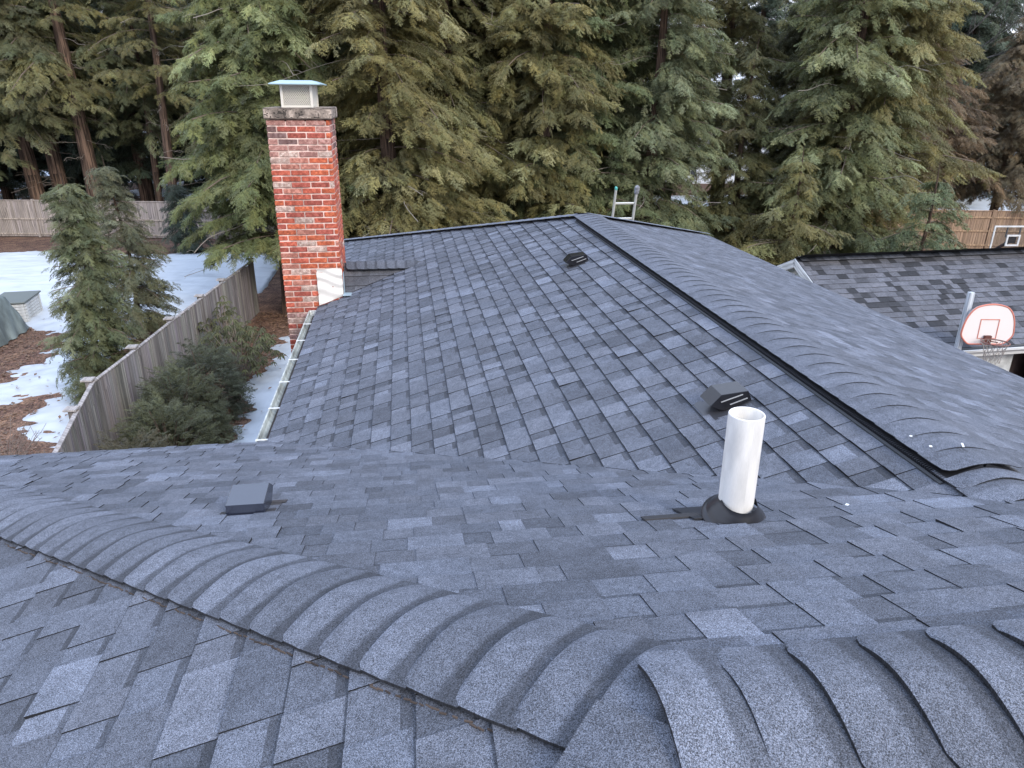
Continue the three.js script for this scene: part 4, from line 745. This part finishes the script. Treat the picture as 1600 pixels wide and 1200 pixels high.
// woods farther off
{
  const r = rng(301); const protos = [];
  const spots = []; for (let x = -33; x <= 50; x += 4.4) for (const z of [-50, -60]) { const xx = x + 3 * (r() - 0.5), zz = z + 5 * (r() - 0.5); if (xx > 15 && xx < 29 && zz < -36) continue; spots.push([xx, zz]); }
  spots.forEach(([x, z], i) => {
    const label = 'tall dark evergreen standing in the woods beyond the fences', group = 'evergreens in the woods beyond the fences';
    if (i < 3) { protos.push(T(label, x, z, 17 + i, 3.6, 0.9 + 0.8 * i, [0.073, 0.100, 0.056], 40 + i, { group, scale: 1.35, step: 0.42, per: 6, tipPale: 0, density: 1 })); return; }
    const c = protos[i % 3].clone(); c.name = numbered('hemlock_tree'); c.position.set(x, relief(x, z), z); c.rotation.y = r() * 6.28; c.scale.setScalar(0.9 + 0.35 * r()); c.userData = { label, category: 'tree', group }; scene.add(c);
  });
}
// big bare hardwood at the upper right
{
  const g = thing('bare_tree', 'big grey leafless tree rising at the upper right corner', 'tree', [24.4, 0, -40.5]), r = rng(17);
  const limb = (p, d, l, rad, depth, out) => {
    const pts = [p]; let q = p.clone(), dd = d.clone(); for (let i = 0; i < 4; i++) { dd.add(V(0.25 * (r() - 0.5), 0.10 * r(), 0.25 * (r() - 0.5))).normalize(); q = q.clone().addScaledVector(dd, l / 4); pts.push(q); }
    const c = new THREE.CatmullRomCurve3(pts), tg = new THREE.TubeGeometry(c, 8, 1, depth > 2 ? 9 : 4), w = tg.attributes.position, n = (depth > 2 ? 10 : 5);
    for (let i = 0; i <= 8; i++) { const o = c.getPointAt(i / 8), k = rad * (1 - 0.5 * i / 8); for (let j = 0; j < n; j++) { const m = i * n + j; w.setXYZ(m, o.x + (w.getX(m) - o.x) * k, o.y + (w.getY(m) - o.y) * k, o.z + (w.getZ(m) - o.z) * k); } }
    out.push(tg); if (depth <= 0) return;
    const kids = depth > 2 ? 4 : 5; for (let k = 0; k < kids; k++) { const at = c.getPointAt(0.35 + 0.65 * (k + r()) / kids), nd = dd.clone().add(V(1.5 * (r() - 0.5), 0.5 * r(), 1.5 * (r() - 0.5))).normalize(); limb(at, nd, l * (0.5 + 0.25 * r()), rad * 0.42, depth - 1, out); }
  };
  const tr = []; limb(V(0, 0, 0), V(0.03, 1, 0), 9.5, 0.52, 0, tr); mesh('trunk', mergeGeometries(tr), greyBark, g);
  const br = []; limb(V(0.3, 6.6, 0), V(0.45, 0.9, 0.1), 8, 0.24, 3, br); limb(V(0.35, 8.4, 0), V(0.75, 0.55, 0.25), 6.5, 0.17, 3, br); limb(V(0.2, 9.0, 0), V(-0.2, 1, 0), 7, 0.25, 3, br); limb(V(0.3, 7.4, 0), V(0.9, 0.1, 0.2), 6, 0.12, 3, br);
  mesh('limbs', mergeGeometries(br), greyBark, g);
}
// twiggy brush by the right edge
// ---------------------------------------------------------------- conifers and shrubs in the yard
T('full young conifer nearest the grey fence in the snowy yard', -7.3, -17.5, 5.5, 1.0, 0.35, [0.132, 0.152, 0.068], 61, { name: 'conifer', step: 0.11, per: 8, scale: 0.62, density: 0.9, shape: 0.42, tipPale: 0.2, trunkR: 0.09 });
T('thinner young conifer just behind the full one', -8.0, -22.3, 5.4, 1.3, 0.4, [0.129, 0.134, 0.068], 62, { name: 'conifer', step: 0.12, per: 7, scale: 0.62, density: 0.85, shape: 0.5, tipPale: 0.15, trunkR: 0.08 });
T('dark narrow cone shrub standing before the pale fence', -10.2, -36.2, 3.4, 1.05, 0.15, [0.056, 0.078, 0.048], 63, { name: 'conifer', step: 0.11, per: 8, scale: 0.7, shape: 0.42, tipPale: 0, trunkR: 0.07 });
function roundBush(label, x, z, r0, h, col, seed, o = {}) {
  const g = thing(o.name ?? 'yew_bush', label, 'bush', [x, relief(x, z), z]), r = rng(seed * 31 + 5), list = [], st = [], n = (o.n ?? 620) * 2;
  for (let i = 0; i < n; i++) {
    const az = r() * 6.283, el = Math.asin(0.02 + 0.98 * r()), lump = 0.55 + 0.85 * fbm(az * 1.9 + seed * 3, el * 3 + seed), k = lump * (0.72 + 0.3 * r());
    const p = V(Math.cos(az) * Math.cos(el) * r0 * k, Math.sin(el) * h * k, -Math.sin(az) * Math.cos(el) * r0 * k), c = 0.7 + 0.7 * r();
    list.push({ p, yaw: az + (r() - 0.5), pitch: el * 0.8 - 0.2 + 0.9 * (r() - 0.5), roll: (r() - 0.5) * 1.6, s: 0.34 + 0.26 * r(), c: rgb(col[0] * c, col[1] * c, col[2] * c) });
    if (i % 28 === 0) st.push(tube([V(0, 0.05, 0), p.clone().multiplyScalar(0.5).add(V(0, 0.1, 0)), p], 0.010, 4, 3));
  }
  mesh('stems', mergeGeometries(st), plain(0.10, 0.07, 0.05, 0.95), g); scatter('foliage', sprays[2], list, g);
}
const YEW = [0.100, 0.108, 0.050];
roundBush('round dark yew nearest the near roof edge', -4.75, -13.6, 0.90, 1.35, YEW, 1);
roundBush('second dark yew along the grey fence, lumpy and full', -4.85, -15.0, 0.92, 1.55, YEW, 2);
roundBush('third dark yew along the grey fence, before the bare one', -4.70, -16.4, 0.85, 1.6, [0.078, 0.088, 0.048], 3);
roundBush('low brownish bush at the near end of the grey fence', -5.0, -12.5, 0.85, 1.1, [0.100, 0.092, 0.054], 4, { n: 460 });
{
  // rhododendron: long drooping leaves in whorls at the ends of bare stems
  const r = rng(55), leafPos = []; for (let k = 0; k < 7; k++) { const a = k / 7 * 6.283 + 0.3 * r(), d = V(Math.cos(a), -0.85 - 0.5 * r(), Math.sin(a)).normalize(), s = new THREE.Vector3().crossVectors(d, V(0, 1, 0)).normalize(), p = V(0, 0, 0), L = 0.15 + 0.04 * r(), m = d.clone().multiplyScalar(L * 0.5).add(V(0, 0.02, 0)), e = d.clone().multiplyScalar(L); for (const w of [p, m.clone().addScaledVector(s, -0.022), e, p, e, m.clone().addScaledVector(s, 0.022)]) leafPos.push(w.x, w.y, w.z); }
  const whorl = tri(leafPos);
  const rh = (label, x, z, rad, h, seed, n) => { const g = thing('rhododendron', label, 'bush', [x, 0, z]), q = rng(seed), list = [], st = []; for (let i = 0; i < n; i++) { const az = q() * 6.283, k = Math.sqrt(q()), y = h * (0.35 + 0.65 * q()) * (1.05 - 0.4 * k), p = V(Math.cos(az) * rad * k, y, Math.sin(az) * rad * k), c = 0.7 + 0.8 * q(); list.push({ p, yaw: q() * 6.28, pitch: 0.3 * (q() - 0.5), roll: 0.3 * (q() - 0.5), s: 0.9 + 0.4 * q(), c: rgb(0.085 * c, 0.090 * c, 0.032 * c) }); if (i % 2 === 0) st.push(tube([V(0.15 * (q() - 0.5), 0, 0.15 * (q() - 0.5)), V(p.x * 0.45, p.y * 0.55, p.z * 0.5), p], 0.009, 5, 3)); } mesh('stems', mergeGeometries(st), plain(0.26, 0.21, 0.17, 0.9), g); scatter('leaves', whorl, list, g); };
  rh('sparse rhododendron with drooping leaves by the bare soil', -4.35, -18.6, 1.05, 1.75, 3, 190);
  rh('small rhododendron against the grey fence boards', -4.95, -20.0, 0.75, 2.0, 4, 80);
}
{
  // bare twiggy shrubs
  const twigs = (label, x, z, rad, h, seed, n) => { const r = rng(seed), gs = []; for (let i = 0; i < n; i++) { const az = r() * 6.283, p = V(0.2 * (r() - 0.5), 0, 0.2 * (r() - 0.5)), e = V(Math.cos(az) * rad * (0.3 + 0.7 * r()), h * (0.5 + 0.5 * r()), Math.sin(az) * rad), m = p.clone().lerp(e, 0.5).add(V(0.1 * (r() - 0.5), 0.12, 0.1 * (r() - 0.5))); gs.push(tube([p, m, e], 0.006, 5, 3)); for (let k = 0; k < 3; k++) { const s = m.clone().lerp(e, r()); gs.push(tube([s, s.clone().add(V(0.16 * (r() - 0.5), 0.12 * r(), 0.16 * (r() - 0.5))), s.clone().add(V(0.4 * (r() - 0.5), 0.25 * r(), 0.4 * (r() - 0.5)))], 0.0038, 3, 3)); } } lone('bare_shrub', mergeGeometries(gs), plain(0.20, 0.155, 0.13, 0.95), label, 'shrub', [x, 0, z]); };
  twigs('bare twiggy shrub in the leaf litter at the lower left', -7.6, -13.2, 0.9, 1.2, 5, 46);
  twigs('bare twigs leaning out below the grey fence', -6.4, -12.3, 0.7, 1.0, 6, 40);
  twigs('bare twigs left of the near fence post, low', -9.4, -13.4, 0.8, 0.9, 8, 36);
  const r = rng(9), gs = []; for (let k = 0; k < 9; k++) { const x = k * 0.55 + r() * 0.3; let p = V(x, 0.1, 0); const pts = [p]; for (let i = 0; i < 6; i++) { p = p.clone().add(V(0.5 * (r() - 0.5), 0.28, 0.03 * (r() - 0.5))); p.z = Math.abs(p.z) + 0.01; pts.push(p); } gs.push(tube(pts, 0.012, 14, 4)); for (let i = 1; i < 6; i++) gs.push(tube([pts[i], pts[i].clone().add(V(0.2 * (r() - 0.5), 0.1, 0.04)), pts[i].clone().add(V(0.6 * (r() - 0.5), 0.22, 0.05))], 0.006, 5, 3)); }
  lone('vine', mergeGeometries(gs), plain(0.10, 0.065, 0.05, 0.95), 'bare dark vines climbing the brown fence', 'vine', [23.6, 0, -33.2]).rotation.y = 0.18;
  // leaf litter lying loose
  const lr = rng(12), lg = tri([-0.05, 0, 0, 0, 0.012, 0.028, 0.06, 0.004, 0, -0.05, 0, 0, 0.06, 0.004, 0, 0, 0.012, -0.028]), list = [];
  for (let i = 0; i < 9000; i++) { const x = -12 + 9.2 * lr(), z = -11 - 14 * lr(); if (snowAmount(x, z) > 0.15 && lr() > 0.06) continue; const k = 0.6 + 0.8 * lr(); list.push({ p: V(x, relief(x, z) + 0.02 + (snowAmount(x, z) > 0.15 ? 0.09 : 0), z), yaw: lr() * 6.28, pitch: 0.8 * (lr() - 0.5), roll: 0.8 * (lr() - 0.5), s: 0.7 + 0.6 * lr(), c: rgb(0.21 * k, 0.125 * k, 0.075 * k) }); }
  const fl = scatter('fallen_leaves', lg, list, scene); fl.userData = { kind: 'stuff', label: 'brown fallen leaves on the ground', category: 'leaves' };
}

// ================================================================= WHITE HOUSE BEYOND THE TREES
{
  const g = thing('house', 'white clapboard house with snowy roof glimpsed through the trees', 'house', [24, relief(24, -58), -58]);
  const sid = std({ color: rgb(0.74, 0.75, 0.77), roughness: 0.7 });
  mesh('wall', merge([box(15, 5.4, 8, 0, 2.7 + 0.9, 0)]), sid, g);
  const cl = []; for (let i = 0; i < 20; i++) cl.push(box(15.04, 0.23, 0.03, 0, 1.1 + i * 0.26, 4.005).rotateX(0)); mesh('clapboard', merge(cl), sid, g, { kind: 'stuff' });
  mesh('foundation', box(15.1, 0.9, 8.1, 0, 0.45, 0), plain(0.15, 0.10, 0.08, 0.9), g);
  const sh = new THREE.Shape([new THREE.Vector2(-4.5, 6.2), new THREE.Vector2(4.5, 6.2), new THREE.Vector2(0, 8.9)]);
  mesh('roof', new THREE.ExtrudeGeometry(sh, { depth: 15.6, bevelEnabled: false }).rotateY(Math.PI / 2).translate(-7.8, 0, 0), plain(0.78, 0.80, 0.84, 0.8), g);
  mesh('eave_board', merge([box(15.6, 0.22, 0.06, 0, 6.12, 4.47), box(15.6, 0.07, 0.5, 0, 6.0, 4.2)]), plain(0.30, 0.24, 0.22, 0.8), g);
  for (let i = 0; i < 5; i++) for (const y of [2.2, 4.7]) { const w = new THREE.Group(); w.name = 'window'; w.position.set(-6 + i * 3, y, 4.03); g.add(w); mesh('pane', box(0.9, 1.35, 0.03, 0, 0, 0.01), plain(0.03, 0.035, 0.045, 0.15), w); mesh('shutter', box(0.4, 1.45, 0.05, -0.72, 0, 0.01), plain(0.04, 0.045, 0.05, 0.7), w); mesh('shutter', box(0.4, 1.45, 0.05, 0.72, 0, 0.01), plain(0.04, 0.045, 0.05, 0.7), w); mesh('muntin', box(0.9, 0.05, 0.05, 0, 0, 0.012), sid, w); }
}
// ================================================================= SCRAPS LEFT ON THE ROOF
{
  const paper = plain(0.78, 0.79, 0.78, 0.6), up = (s, x, z, h) => P3(s, x, z).addScaledVector(s.N, h);
  const scrap = (p, w, d, a, label) => { const m = lone('paper_scrap', rbox(w, 0.003, d, 0.001).rotateY(a), paper, label, 'scrap', [p.x, p.y, p.z]); m.quaternion.setFromUnitVectors(V(0, 1, 0), V(-0.1, 1, 0).normalize()); };
  scrap(V(xw - 0.115, yw + 0.020, -2.42), 0.011, 0.010, 0.3, 'white scrap on the ridge caps, farther of the two by the vent edge');
  scrap(V(xw - 0.100, yw + 0.022, -2.32), 0.013, 0.011, 1.1, 'white scrap on the ridge caps, nearer of the two by the vent edge');
  scrap(V(xw - 0.005, yw + 0.046, -2.27), 0.008, 0.032, -0.5, 'long white scrap lying on the crest of the last ridge cap');
  scrap(up(S.front, 1.50, -2.02, 0.020), 0.013, 0.011, 0.6, 'white scrap lying on the roof valley right of the white pipe');
}
renderer.render(scene, camera);
